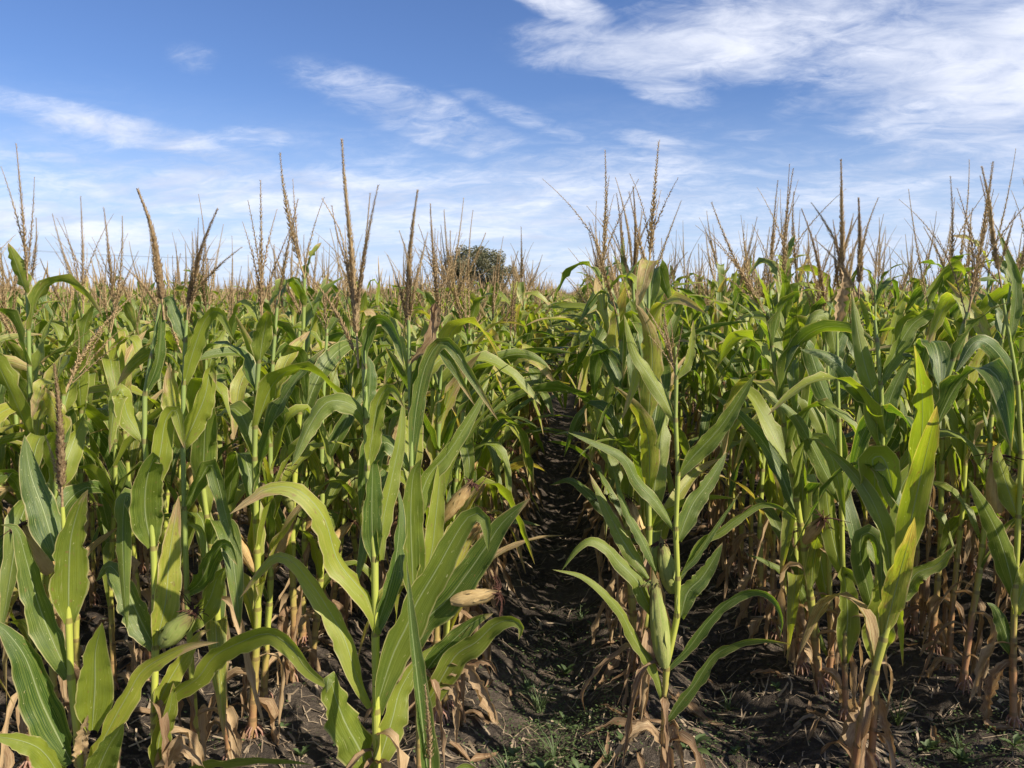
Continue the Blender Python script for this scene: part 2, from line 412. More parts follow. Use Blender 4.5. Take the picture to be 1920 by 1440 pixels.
# ------------------------------------------------------------------ parts of a corn plant
def stalk_mb(mb, path, r0, r1, nodes, sides=8, mat=0, v0=0.0):
    """path: smooth (n,3) curve; nodes: heights (z) of the nodes; the sheath above each node is a little thicker"""
    z = path[:, 2]; zs = [z[0]]; ks = [0.0]; rs = [1.08]
    for a in nodes:
        if a <= z[0] + 0.02 or a >= z[-1] - 0.02: continue
        zs += [a - 0.012, a, a + 0.010, a + 0.020]; ks += [0.2, 1.0, 1.0, 0.0]; rs += [1.10, 1.16, 1.02, 0.93]
    zs.append(z[-1]); ks.append(0); rs.append(0.9)
    zs, ks, rs = np.array(zs), np.array(ks), np.array(rs)
    P = np.stack([np.interp(zs, z, path[:, k]) for k in range(3)], 1)
    f = (zs - z[0]) / (z[-1] - z[0])
    tube(mb, P, (r0 + (r1 - r0) * f ** 1.1) * rs, sides, np.stack([zs + v0, ks], 1), mat)
def spikelets(mb, P, n, ln, wd, rng, spread=0.5, full=True, taper=True, mat=0):
    """n little husks set along the curve P, pointing forward and outward"""
    T_ = tangents(P)
    s = np.sort(rng.uniform(0.0, 1.0, n)) if not full else (np.arange(n) + rng.uniform(0, 0.8, n)) / n
    idx = s * (len(P) - 1)
    C = np.stack([np.interp(idx, np.arange(len(P)), P[:, k]) for k in range(3)], 1)
    D = nz(np.stack([np.interp(idx, np.arange(len(P)), T_[:, k]) for k in range(3)], 1))
    ph = np.arange(n) * 2.39996 + rng.uniform(0, 0.6, n)
    ref = np.array((0.3, 0.9, 0.2)); a = nz(np.cross(D, ref)); b = np.cross(D, a)
    O = a * np.cos(ph)[:, None] + b * np.sin(ph)[:, None]
    sc_ = (np.clip(1.25 - s, 0.35, 1.0) if taper else np.ones(n)) * rng.uniform(0.75, 1.2, n)
    X = nz(D + O * spread * rng.uniform(0.6, 1.4, n)[:, None])
    Sd = nz(np.cross(X, O)); L = (ln * sc_)[:, None]; Wd = (wd * sc_)[:, None]
    B = C + O * 0.0008; mid = B + X * L * 0.45
    V = np.stack([B, mid + Sd * Wd / 2, B + X * L, mid - Sd * Wd / 2, mid + O * Wd * 0.45], 1).reshape(-1, 3)
    k = np.arange(n)[:, None] * 5
    F = np.concatenate([k + [0, 1, 4], k + [1, 2, 4], k + [2, 3, 4], k + [3, 0, 4]])
    mb.add(V, F, np.tile([0.5, 0.5, 0.0], (len(V), 1)), mat)
def curve_out(base, d0, length, n, bend, rng=None):
    """a curve leaving base along d0 and bending by the vector bend"""
    t = np.linspace(0, 1, n)[:, None]
    return np.asarray(base) + np.asarray(d0) * length * t + np.asarray(bend) * length * t ** 2
def tassel_parts(base, tipv, rng, nb=6, dens=1.0, thick=1.0, blen=(0.45, 0.75), spread=0.40, curve=None):
    """returns list of (name, MB): spike first, then the branches"""
    base = np.asarray(base, float); tipv = np.asarray(tipv, float)
    L = np.linalg.norm(tipv); d = tipv / L
    sdv = nz(np.cross(d, (0.2, 1, 0.1)))
    bend = sdv * rng.uniform(-0.22, 0.22) + np.array((0, 0, -0.02))
    out = []
    P = curve_out(base, d - bend, L, 14, bend) if curve is None else resample(curve, 14)[0]
    mb = MB(); tube(mb, P, np.linspace(0.0032, 0.0009, 14), 5)
    i0 = 2
    spikelets(mb, P[i0:], int(190 * dens), 0.0150 * thick, 0.0062 * thick, rng, 0.66)
    out.append(('tassel_spike', mb))
    for k in range(nb):
        a0 = 0.02 + 0.38 * k / max(nb, 1)
        bp = P[0] + (P[-1] - P[0]) * a0
        ph = k * 2.4 + rng.uniform(-0.5, 0.5)
        o = sdv * math.cos(ph) + np.cross(d, sdv) * math.sin(ph)
        bl = L * rng.uniform(*blen)
        B = curve_out(bp, nz(d + o * spread * rng.uniform(0.5, 1.5)), bl, 9, o * rng.uniform(-0.15, 0.28) + np.array((0, 0, -0.10)))
        mb = MB(); tube(mb, B, np.linspace(0.0018, 0.0006, 9), 4)
        spikelets(mb, B[1:], int(52 * dens * max(0.5, bl / 0.22)), 0.0125 * min(thick, 1.1), 0.0046 * min(thick, 1.1), rng, 0.60)
        out.append(('tassel_branch', mb))
    return out
def ear_mb(L, r, rng, dry):
    mb = MB(); n, m = 12, 14
    t = np.linspace(0, 1, n)[:, None]; a = np.arange(m)[None, :] / m * 2 * np.pi
    prof = np.sin(np.pi * np.clip(0.10 + 0.86 * t ** 0.85, 0, 1)) ** 0.62
    rr = r * prof * (1 + 0.05 * np.cos(a * 5 + 2 * t) + 0.03 * rng.normal(0, 1, (n, m)))
    x, y = rr * np.cos(a), rr * np.sin(a)
    V = np.stack([x + 0.01 * t ** 2, y, np.broadcast_to(t * L, (n, m))], -1)
    A = np.stack([np.broadcast_to(a / 6.283 * 1.0, (n, m)), np.broadcast_to(t, (n, m)), np.zeros((n, m))], -1)
    mb.add(V.reshape(-1, 3), grid_faces(n, m, True), A.reshape(-1, 3))
    for k in range(5):                # overlapping husk leaves, peeling at the tip
        ph = k * 1.257 + rng.uniform(-0.2, 0.2)
        o = np.array((math.cos(ph), math.sin(ph), 0))
        tt = np.linspace(0.0, 1, 9)
        pr = np.sin(np.pi * np.clip(0.10 + 0.86 * tt ** 0.85, 0, 1)) ** 0.62
        S = o[None] * (r * pr * 1.03 + 0.001)[:, None] + np.array((0, 0, 1.0))[None] * (tt * L * rng.uniform(0.92, 1.22))[:, None]
        S += o[None] * (0.016 * rng.uniform(-0.9, 1.0) * np.clip(tt - 0.8, 0, 1) / 0.2)[:, None]
        side = np.tile(np.cross((0, 0, 1), o), (9, 1))
        ribbon(mb, S, side, r * 0.85 * np.sin(np.pi * np.clip(0.12 + 0.87 * tt, 0, 1)) ** 0.8, rng, 5, cup0=0.8, cup=0.8, fold=0.0, crumple=0.0006)
    return mb
def silk_mb(L, rng, n=16, ln=0.05, flop=1.0):
    mb = MB()
    for k in range(n):
        o = np.array((rng.normal(0, 1), rng.normal(0, 1), 0)) * 0.4
        P = curve_out((o[0] * 0.008, o[1] * 0.008, L * 0.97), (o[0] * 0.5, o[1] * 0.5, 0.9), ln * rng.uniform(0.6, 1.2), 6, (o[0] * flop + flop * 0.4, o[1] * flop, -0.9 * flop))
        P = P + rng.normal(0, 0.0015, P.shape)
        tube(mb, P, np.linspace(0.0022, 0.0012, 6), 3)
    return mb
def root_mb(rng, r):
    mb = MB()
    for k in range(9):
        ph = k * 0.7 + rng.uniform(-0.2, 0.2); o = np.array((math.cos(ph), math.sin(ph), 0))
        z0 = rng.uniform(0.03, 0.065)
        P = np.stack([o * r * 0.7 + (0, 0, z0), o * (r + 0.012) + (0, 0, z0 * 0.65), o * (r + 0.024) + (0, 0, -0.02)])
        tube(mb, P, [0.0042, 0.0034, 0.0022], 4)
    return mb
def generic_leaf(mb, base, az_, L, W, th0, th1, s0, sw, rng, n, M, age, mat=0, ruffle=0.006, twist=0.0, crumple=0.0, fold=0.12, cup=0.35, cup0=2.0):
    """blade leaving the stalk at azimuth az_: angle from the vertical goes th0 -> th1, mostly around arc position s0"""
    t = np.linspace(0, 1, n)
    sg = 1 / (1 + np.exp(-(t - s0) / sw)); sg = (sg - sg[0]) / (sg[-1] - sg[0])
    th = th0 + (th1 - th0) * sg
    az2 = az_ + rng.uniform(-0.9, 0.9) * t ** 1.5
    D = np.stack([np.sin(th) * np.cos(az2), np.sin(th) * np.sin(az2), np.cos(th)], 1)
    S = base + np.concatenate([[np.zeros(3)], np.cumsum((D[1:] + D[:-1]) / 2 * L / (n - 1), axis=0)])
    H = np.stack([-np.sin(az2), np.cos(az2), 0 * az2], 1)
    T_ = tangents(S); B = np.cross(T_, H)
    tw = twist * t ** 1.3
    side = H * np.cos(tw)[:, None] + B * np.sin(tw)[:, None]
    ribbon(mb, S, side, blade_width(n, W), rng, M, age, fold, ruffle, 4 + L * 3, cup0, cup, mat, crumple)

LOD = {0: dict(n=16, M=7, ss=8, d=1.0), 1: dict(n=9, M=5, ss=5, d=0.35), 2: dict(n=6, M=3, ss=3, d=0.0)}
def plant_pieces(seed, lod=0, hc=1.55, tass=0.42, nleaf=10, ears=1, greens=1.0):
    """list of (name, parent_index, MB, material, label)"""
    rng = np.random.RandomState(seed); q = LOD[lod]
    out = []
    az0 = rng.uniform(0, 6.28)
    lean = rng.normal(0, 0.03, 2)
    hz = np.linspace(0, hc, 8)
    hz = np.linspace(0, hc, 8)
    path = np.stack([lean[0] * hz ** 1.5 + 0.008 * np.sin(hz * 6 + az0), lean[1] * hz ** 1.5 + 0.008 * np.cos(hz * 5 + az0), hz], 1)
    pt = lambda z: np.array([np.interp(z, hz, path[:, k]) for k in range(3)])
    # leaf heights
    dry_n = rng.randint(3, 6); zs = []
    z = 0.07
    for k in range(dry_n + nleaf):
        zs.append(z); z += (0.085 if k < dry_n else (hc - 0.02 - zs[dry_n - 1]) / nleaf) if k >= 1 else 0.07
    zs = np.array(zs); zs = zs / zs[-1] * (hc - 0.03)
    rr0, rr1 = 0.0135 * rng.uniform(0.85, 1.15), 0.0055
    mb = MB(); stalk_mb(mb, path, rr0, rr1, zs, q['ss']); out.append(('stalk', -1, mb, M_STALK, None))
    for k, z in enumerate(zs):
        a = az0 + (k % 2) * math.pi + rng.normal(0, 0.30)
        o = np.array((math.cos(a), math.sin(a), 0))
        b = pt(z) + o * 0.006
        mb = MB()
        if k < dry_n or (k < dry_n + 4 and rng.rand() < 0.42):
            if lod == 2: continue
            L = rng.uniform(0.28, 0.55) * (1.0 if k < dry_n else 1.25)
            generic_leaf(mb, b, a, L * 0.95, rng.uniform(0.018, 0.055), rng.uniform(0.3, 0.9), rng.uniform(2.7, 3.3), rng.uniform(0.08, 0.22), 0.06, rng, max(7, q['n'] - 3), 5, 1.0, 0,
                         0.012, rng.uniform(-3, 3), 0.004, 0.3, 0.9, 1.6)
            out.append(('dry_leaf', -1, mb, M_DRY, None)); continue
        f = (k - dry_n) / (nleaf - 1)
        L = (0.44 + 0.27 * math.sin(math.pi * (0.22 + 0.62 * f))) * rng.uniform(0.82, 1.1) * (1 - 0.50 * f ** 2.5)
        W = (0.048 + 0.030 * math.sin(math.pi * (0.15 + 0.7 * f))) * rng.uniform(0.85, 1.1)
        kind = rng.rand()
        if kind < 0.50:   th = (rng.uniform(0.15, 0.40), rng.uniform(2.5, 3.05), rng.uniform(0.26, 0.50), rng.uniform(0.04, 0.10))     # rises, then breaks over
        elif kind < 0.70: th = (rng.uniform(0.2, 0.40), rng.uniform(1.5, 2.4), rng.uniform(0.5, 0.7), rng.uniform(0.15, 0.25))    # soft arch
        else:             th = (rng.uniform(0.10, 0.30), rng.uniform(0.35, 1.1), 0.6, 0.2); L *= 0.85 if f < 0.7 else 0.62                                        # stands up
        age = max(0.0, rng.normal(0.12, 0.09)) + (0.30 if f < 0.15 and rng.rand() < 0.6 else 0) + (0.26 * rng.rand() if f > 0.6 else 0)
        if rng.rand() < 0.07: age += 0.4
        generic_leaf(mb, b, a, L, W, *th, rng, q['n'], q['M'], age * (2 - greens), 0, 0.010, rng.normal(0, 1.1))
        out.append(('leaf', -1, mb, M_LEAF, 'yellowed, drying leaf' if age > 0.5 else None))
    # tassel
    tb = path[-1].copy(); tb[2] -= 0.02; d = nz(np.array((lean[0] * 2 + rng.normal(0, 0.16), lean[1] * 2 + rng.normal(0, 0.16), 1.0)))
    tl = tass * rng.uniform(0.85, 1.15)
    if lod < 2:
        tp = tassel_parts(tb - (0, 0, 0.01), d * tl, rng, nb=rng.choice([0, 1, 1, 2, 3, 4, 6]), dens=q['d'] if lod else 0.8, thick=rng.uniform(0.9, 1.3) * (1.5 if lod else 1.15), spread=rng.uniform(0.12, 0.42))
        if lod:
            mb = MB()
            for _, p_ in tp: mb.V += p_.V; mb.A += p_.A; mb.M += p_.M; mb.F += [np.where(F < 0, -1, F + mb.n) for F in p_.F]; mb.n += p_.n
            out.append(('tassel', -1, mb, M_TASS, None))
        else:
            base_i = len(out); out.append(('tassel', -1, tp[0][1], M_TASS, None))
            for _, p_ in tp[1:]: out.append(('tassel_branch', base_i, p_, M_TASS, None))
    else:
        mb = MB()
        for k in range(4):
            o = np.array((rng.normal(0, 1), rng.normal(0, 1), 0)) * (0.0 if k == 0 else 0.22)
            P = curve_out(tb, nz(d + o), tl * (1 if k == 0 else 0.6), 4, o * 0.3)
            tube(mb, P, np.array([0.003, 0.007, 0.006, 0.001]) * (1.15 if k == 0 else 0.5), 3)
        out.append(('tassel', -1, mb, M_TASS, None))
    # ear
    if ears and lod < 2:
        i = dry_n + 2; z = zs[min(i, len(zs) - 1)] + 0.02
        a = az0 + (i % 2) * math.pi + 0.3
        L = rng.uniform(0.17, 0.22); r = rng.uniform(0.016, 0.022); dry = rng.rand() < 0.6
        Mx = Matrix.Translation(Vector(pt(z))) @ Matrix.Rotation(a, 4, 'Z') @ Matrix.Rotation(rng.uniform(0.3, 0.75), 4, 'Y') @ Matrix.Translation((0, 0, 0.02))
        A3 = np.array(Mx)
        e = ear_mb(L, r, rng, dry); e.V = [v @ A3[:3, :3].T + A3[:3, 3] for v in e.V]
        s_ = silk_mb(L * 1.02, rng, 14 if lod == 0 else 4); s_.V = [v @ A3[:3, :3].T + A3[:3, 3] for v in s_.V]
        ei = len(out)
        out.append(('ear', -1, e, M_HUSKD if dry else M_HUSKG, 'ear in dry tan husk' if dry else 'ear in green husk')); out.append(('silk', ei, s_, M_SILK, None))
    if lod == 0:
        out.append(('brace_root', -1, root_mb(rng, rr0), M_ROOT, None))
    return out
def link_plant(pieces, cache=None):
    root = bpy.data.objects.new('corn_plant', None); root.empty_display_size = 0.1; col.objects.link(root)
    objs = []
    for name, par, mb, mat, lab in pieces:
        o = link(name, mb.mesh('corn_' + name, [mat]), root if par < 0 else objs[par])
        if lab: o['label'] = lab
        objs.append(o)
    return root
def copy_tree(o, parent=None):
    c = o.copy(); col.objects.link(c); c.parent = parent
    for ch in o.children: copy_tree(ch, c)
    return c

# ------------------------------------------------------------------ the ground
ROWS_R = [0.32 + 0.70 * k for k in range(0, 60)]
ROWS_L = [-0.50 - 0.70 * k for k in range(0, 60)]
ROWS = np.array(sorted(ROWS_R + ROWS_L))
_VN = {}
def vnoise(x, y, s, seed):
    """smooth value noise on arrays"""
    r = _VN.setdefault(seed, np.random.RandomState(seed).rand(256, 256)) if seed not in _VN else _VN[seed]
    X, Y = x * s, y * s; i, j = np.floor(X).astype(int), np.floor(Y).astype(int)
    fx, fy = X - i, Y - j; fx = fx * fx * (3 - 2 * fx); fy = fy * fy * (3 - 2 * fy)
    g = lambda a, b: r[a % 256, b % 256]
    return (g(i, j) * (1 - fx) + g(i + 1, j) * fx) * (1 - fy) + (g(i, j + 1) * (1 - fx) + g(i + 1, j + 1) * fx) * fy
def ground_z(x, y):
    x = np.asarray(x, float); y = np.asarray(y, float)
    d = np.abs(x[..., None] - ROWS).min(-1)
    near = np.clip((60 - np.hypot(x, y)) / 50, 0, 1)
    z = 0.055 * np.cos(np.clip(d / 0.38, 0, 1) * np.pi) * near - 0.03
    z += 0.045 * (vnoise(x, y, 2.1, 1) - 0.5) + 0.045 * (vnoise(x, y, 6.3, 2) - 0.5) * near + 0.026 * (vnoise(x, y, 17, 3) - 0.5) * near + 0.020 * (vnoise(x, y, 39, 4) - 0.5) * near
    return z
gx = np.concatenate([-np.geomspace(2500, 5.1, 34), np.linspace(-5, 5.5, 440), np.geomspace(5.6, 2500, 34)])
gy = np.concatenate([-np.geomspace(2500, 0.5, 26), np.linspace(-0.4, 1.2, 12), np.linspace(1.25, 9, 330), np.geomspace(9.1, 3500, 60)])
X, Y = np.meshgrid(gx, gy, indexing='xy')
mb = MB()
n_, m_ = X.shape
mb.add(np.stack([X, Y, ground_z(X.ravel(), Y.ravel()).reshape(X.shape)], -1).reshape(-1, 3), grid_faces(n_, m_), np.zeros((n_ * m_, 3)))
ground = link('ground', mb.mesh('ground', [M_SOIL]))
tag(ground, 'bare dark brown ridged soil of the corn field', 'soil', kind='structure')
def gz(x, y): return float(ground_z(np.array([x]), np.array([y]))[0])

# ------------------------------------------------------------------ front plants, read off the photograph
def strip(pts, wpx, Y, roll=(20, 20), dz=0.0, age=0.1, kind='leaf', root=(0, 0, 0), seed=0, fold=0.16, ruffle=0.006, n=26, M=9, cup=0.35, flip=1, p=2.4, base=0.45, cup0=1.8):
    """leaf whose spine runs through picture points at about distance Y; dz: how far the tip stands in front (-) or behind (+)"""
    rng = np.random.RandomState(seed)
    P, L = resample(np.array([(a, b, 0) for a, b in pts], float), n)
    S = np.array([at_y(a, b, Y + dz * (i / (n - 1)) ** 1.3) for i, (a, b, _) in enumerate(P)])
    T_ = tangents(S); V_ = nz(S - C0)
    side = nz(np.cross(T_, V_)) * flip
    B = np.cross(T_, side)
    rl = np.radians(np.linspace(roll[0], roll[1], n))[:, None]
    side = side * np.cos(rl) + B * np.sin(rl)
    W = 0.90 * wpx / FPX * np.linalg.norm(S - C0, axis=1).mean()
    mb = MB()
    dry = kind == 'dry_leaf'
    ribbon(mb, S - np.asarray(root), side, blade_width(n, W, base, p), rng, M, age, fold, ruffle * (1.6 if dry else 1), 4 + L / 90, cup0, 0.8 if dry else cup, 0, 0.0022 if dry else 0.0)
    return mb
def hero(label, base_px, Yrow, stem, r0, r1, nodes_px, leaves, tassel=None, ear=None, seed=0, fill=None, root_z=None, straight=None):
    """stem: picture points from the base up at the distance Yrow. leaves: dicts for strip(). tassel: base px, tip px, branches"""
    P0 = at_y(*base_px, Yrow)
    rx, ry = P0[0], P0[1]
    rz = gz(rx, ry)
    root = bpy.data.objects.new('corn_plant', None); root.empty_display_size = 0.1; col.objects.link(root)
    root.location = (rx, ry, rz); rt = np.array((rx, ry, rz))
    tag(root, label, 'corn plant', 'corn plants standing in rows')
    pts = [np.array((rx, ry, rz - 0.02))] + [at_y(a, b, Yrow) for a, b in stem]
    pts = [pts[0]] + [p for p in pts[1:] if p[2] > rz + 0.05]
    path, L = resample(np.array(pts), 40)
    path = path[np.argsort(path[:, 2])] - rt
    nz_ = sorted([at_y(a, b, Yrow)[2] - rz for a, b in nodes_px] + ([0.06, 0.14, 0.24, 0.36] if nodes_px else []))
    mb = MB(); stalk_mb(mb, path, r0, r1, nz_, 12)
    link('stalk', mb.mesh('corn_stalk', [M_STALK]), root)
    for i, lf in enumerate(leaves):
        lf = dict(lf); kind = lf.get('kind', 'leaf'); lab = lf.pop('label', None); Yd = lf.pop('dy', 0.0)
        mbl = strip(Y=Yrow + Yd, root=rt, seed=seed * 31 + i, **lf)
        o = link(kind, mbl.mesh('corn_' + kind, [M_DRY if kind == 'dry_leaf' else M_LEAF]), root)
        if lab: o['label'] = lab
    if tassel:
        rng = np.random.RandomState(seed + 5)
        b, tip = at_y(*tassel['base'], Yrow) - rt, at_y(*tassel['tip'], Yrow + tassel.get('dy', 0)) - rt
        tp = tassel_parts(b, tip - b, rng, nb=tassel.get('nb', 4), dens=tassel.get('dens', 1.5), thick=tassel.get('thick', 1.25), spread=tassel.get('spread', 0.35), blen=tassel.get('blen', (0.45, 0.75)), curve=None if 'curve' not in tassel else np.array([at_y(a_, b_, Yrow) - rt for a_, b_ in tassel['curve']]))
        to = link('tassel', tp[0][1].mesh('corn_tassel', [M_TASS]), root)
        for _, p_ in tp[1:]: link('tassel_branch', p_.mesh('tassel_branch', [M_TASS]), to)
        for br in tassel.get('branches', []):
            P, _ = resample(np.array([at_y(a, b_, Yrow) - rt for a, b_ in br]), 12)
            mb = MB(); tube(mb, P, np.linspace(0.0022, 0.0007, 12), 5); spikelets(mb, P, 120, 0.0130, 0.0058, rng, 0.38)
            link('tassel_branch', mb.mesh('tassel_branch', [M_TASS]), to)
    for e in (ear or []):
        rng = np.random.RandomState(seed + 9)
        b, tip = at_y(*e['base'], Yrow + e.get('dy', 0)), at_y(*e['tip'], Yrow + e.get('dy', 0) + e.get('dz', 0))
        L = np.linalg.norm(tip - b); r = e['w'] / FPX * np.linalg.norm(b - C0) / 2
        q = Vector(tip - b).to_track_quat('Z', 'Y').to_matrix()
        A3 = np.array(q)
        mbe = ear_mb(L, r, rng, e['dry']); mbe.V = [v @ A3.T + (b - rt) for v in mbe.V]
        eo = link('ear', mbe.mesh('corn_ear', [M_HUSKD if e['dry'] else M_HUSKG]), root)
        eo['label'] = 'ear in dry tan husk' if e['dry'] else 'ear in green husk'
        ms = silk_mb(L * 1.04, rng, 40, e.get('silk', 0.05)); ms.V = [v @ A3.T + (b - rt) for v in ms.V]
        link('silk', ms.mesh('corn_silk', [e.get('smat', M_SILK)]), eo)
    # lower dead leaves and extra blades of its own, in the round
    rng = np.random.RandomState(seed + 77)
    for k in range((fill or {}).get('dry', 4)):
        a = rng.uniform(0, 6.28); mb = MB()
        z = rng.uniform(0.10, 0.50); b = np.array([np.interp(z, path[:, 2], path[:, c]) for c in range(3)])
        generic_leaf(mb, b, a, rng.uniform(0.25, 0.48), rng.uniform(0.018, 0.042), rng.uniform(0.3, 1.0), rng.uniform(2.6, 3.3), rng.uniform(0.1, 0.25), 0.07, rng, 16, 5, 1.0, 0, 0.012, rng.uniform(-3, 3), 0.003, 0.3, 0.9, 1.6)
        link('dry_leaf', mb.mesh('corn_dry_leaf', [M_DRY]), root)
    for k, (z, a, L, W, t0, t1) in enumerate((fill or {}).get('leaves', [])):
        mb = MB(); b = np.array([np.interp(z, path[:, 2], path[:, c]) for c in range(3)])
        generic_leaf(mb, b, R(a), L, W, R(t0), R(t1), 0.5, 0.14, rng, 20, 7, 0.12, 0, 0.007, rng.normal(0, 0.5))
        link('leaf', mb.mesh('corn_leaf', [M_LEAF]), root)
    mb = root_mb(rng, r0); link('brace_root', mb.mesh('corn_root', [M_ROOT]), root)
    taken.append((rx, ry))
    return root
taken = []
D = dict
HEROES = True
if HEROES:
    # A: tall plant left of the furrow
    YA = row_y(703, -0.50)
    hA = hero('tallest front plant left of the furrow, yellow-green stalk, long brown tassel in the sky', (709, 1500), YA,
         [(707, 1440), (704, 1200), (703, 1060), (692, 950), (688, 850), (685, 760), (682, 650)], 0.0130, 0.0060,
         [(703, 1335), (705, 1190), (701, 1050), (690, 880), (686, 792), (683, 690)],
         [D(pts=[(715, 1187), (690, 1125), (678, 1107), (633, 1050), (607, 970), (558, 918), (505, 915), (470, 935), (431, 964)], wpx=62, roll=(60, 25), dz=-0.12, age=0.02, flip=-1),
          D(pts=[(697, 1325), (669, 1270), (647, 1200), (620, 1150), (589, 1102), (549, 1053), (515, 1044), (480, 1080), (449, 1122)], wpx=48, roll=(35, 35), dz=0.05, age=0.08, flip=-1),
          D(pts=[(700, 1460), (672, 1400), (650, 1360), (630, 1310), (618, 1268), (612, 1300)], wpx=78, roll=(20, 40), dz=-0.15, age=0.03, flip=-1, ruffle=0.012),
          D(pts=[(703, 1052), (698, 1005), (697, 950), (698, 900), (700, 868), (712, 862)], wpx=44, roll=(-20, 60), dz=-0.05, age=0.08, p=6),
          D(pts=[(712, 1050), (716, 990), (733, 905), (750, 820), (757, 742)], wpx=40, roll=(45, 20), dz=0.08, age=0.0),
          D(pts=[(703, 1335), (735, 1232), (763, 1173), (780, 1132), (820, 1065), (862, 990), (888, 963), (910, 974), (916, 1035)], wpx=78, roll=(40, 15), dz=-0.05, age=0.0, ruffle=0.004),
          D(pts=[(686, 795), (668, 765), (640, 752), (610, 757), (580, 800), (546, 876)], wpx=48, roll=(30, 30), dz=-0.10, age=0.10, flip=-1),
          D(pts=[(683, 690), (682, 655), (695, 607), (718, 598), (742, 632), (758, 686)], wpx=34, roll=(55, 25), dz=-0.08, age=0.16),
          D(pts=[(684, 790), (692, 740), (694, 690), (690, 668)], wpx=34, roll=(30, 50), dz=0.02, age=0.05, p=5),
          D(pts=[(690, 880), (700, 800), (712, 745), (735, 728), (758, 765)], wpx=44, roll=(40, 20), dz=-0.06, age=0.30),
          D(pts=[(702, 1190), (725, 1120), (742, 1050), (750, 960), (742, 900)], wpx=46, roll=(30, 60), dz=0.10, age=0.12),
          D(pts=[(708, 1440), (735, 1350), (752, 1290), (790, 1230), (815, 1210)], wpx=60, roll=(20, 50), dz=0.1, age=0.05)],
         D(base=(672, 690), tip=(641, 262), nb=2, dens=2.8, thick=1.25, curve=[(672, 690), (667, 600), (657, 450), (646, 340), (641, 262)], branches=[[(668, 600), (655, 520), (640, 440), (620, 400), (604, 372)], [(668, 600), (650, 500), (632, 440), (622, 385)], [(672, 560), (680, 500), (688, 430), (694, 362)]]),
         seed=11, fill=D(dry=6))
    # A2: the next plant in the same row, with the broad pale leaf and the ear over the furrow
    YA2 = row_y(772, -0.50)
    hero('plant just behind the tallest left one, with a tan ear over the furrow', (785, 1330), YA2,
         [(785, 1330), (775, 1150), (772, 1000), (771, 850), (768, 700), (766, 600)], 0.0125, 0.0060, [(778, 1240), (776, 1130), (772, 990), (771, 880), (769, 770), (767, 680)],
         [D(pts=[(778, 1215), (802, 1160), (838, 1125), (880, 1070), (913, 1022), (944, 978), (994, 934)], wpx=70, roll=(30, 5), dz=-0.08, age=0.22, fold=0.08),
          D(pts=[(785, 1330), (806, 1310), (829, 1270), (856, 1227), (891, 1205), (927, 1172), (958, 1163), (978, 1176), (972, 1200)], wpx=58, roll=(25, 30), dz=-0.10, age=0.08),
          D(pts=[(780, 1290), (812, 1240), (850, 1200), (890, 1165), (925, 1150)], wpx=50, roll=(15, 20), dz=0.0, age=0.26),
          D(pts=[(776, 1130), (772, 1040), (770, 960), (775, 890), (790, 860)], wpx=54, roll=(10, 35), dz=-0.12, age=0.10, p=5),
          D(pts=[(776, 1130), (806, 1050), (818, 960), (826, 880), (832, 830)], wpx=44, roll=(15, 10), dz=0.05, age=0.06),
          D(pts=[(771, 880), (780, 770), (800, 680), (835, 640), (880, 700), (935, 790)], wpx=36, roll=(20, 15), dz=-0.05, age=0.34),
          D(pts=[(769, 770), (790, 690), (812, 640), (850, 690), (890, 760)], wpx=34, roll=(20, 15), dz=0.05, age=0.3),
          D(pts=[(771, 880), (740, 840), (715, 830), (700, 875), (690, 960)], wpx=42, roll=(30, 35), dz=0.02, age=0.10, flip=-1),
          D(pts=[(768, 700), (750, 640), (735, 600), (718, 640)], wpx=34, roll=(40, 35), dz=0.05, age=0.2, flip=-1),
          D(pts=[(772, 1000), (800, 900), (840, 850), (890, 770), (915, 720)], wpx=44, roll=(40, 20), dz=0.10, age=0.08),
          D(pts=[(767, 680), (800, 640), (812, 600), (815, 570), (810, 640)], wpx=26, roll=(30, 35), dz=-0.05, kind='dry_leaf'),
          D(pts=[(800, 1260), (870, 1250), (905, 1290), (925, 1330), (930, 1352)], wpx=30, roll=(30, 35), dz=-0.05, kind='dry_leaf'),
          D(pts=[(800, 1280), (850, 1290), (858, 1330), (855, 1400)], wpx=20, roll=(30, 35), dz=-0.05, kind='dry_leaf'),
          D(pts=[(790, 1260), (870, 1245), (915, 1240), (935, 1270)], wpx=24, roll=(30, 35), dz=0.0, kind='dry_leaf')],
         D(base=(766, 625), tip=(783, 357), nb=4, dens=2.6, thick=1.3, curve=[(766, 640), (765, 540), (773, 430), (783, 357)], spread=0.16),
         ear=[D(base=(846, 1128), tip=(928, 1112), w=27, dry=True, dy=-0.03, silk=0.07), D(base=(830, 975), tip=(882, 908), w=24, dry=True, dy=0.10, silk=0.03)], seed=12, fill=D(dry=6, leaves=[(1.0, 100, 0.6, 0.08, 25, 140), (1.25, 60, 0.5, 0.07, 25, 120)]))
    # sword leaf plant, close at the bottom
    YS = 1.62
    hero('stunted shoot nearest the camera with one upright folded sword leaf', (812, 1700), YS,
         [(812, 1560), (808, 1480), (805, 1440)], 0.008, 0.005, [(810, 1500)],
         [D(pts=[(806, 1500), (796, 1400), (783, 1280), (770, 1160), (762, 1052)], wpx=44, roll=(25, 20), dz=0.10, age=0.14, fold=0.7, cup=0.6, p=1.5, base=0.9),
          D(pts=[(806, 1520), (840, 1470), (870, 1440), (905, 1450)], wpx=34, roll=(25, 30), dz=0.10, age=0.1)],
         D(base=(806, 1450), tip=(797, 1285), nb=0, dens=0.8, thick=1.1), seed=13, fill=D(dry=1))
    # C: short plant at the left edge
    YC = row_y(131, -1.20)
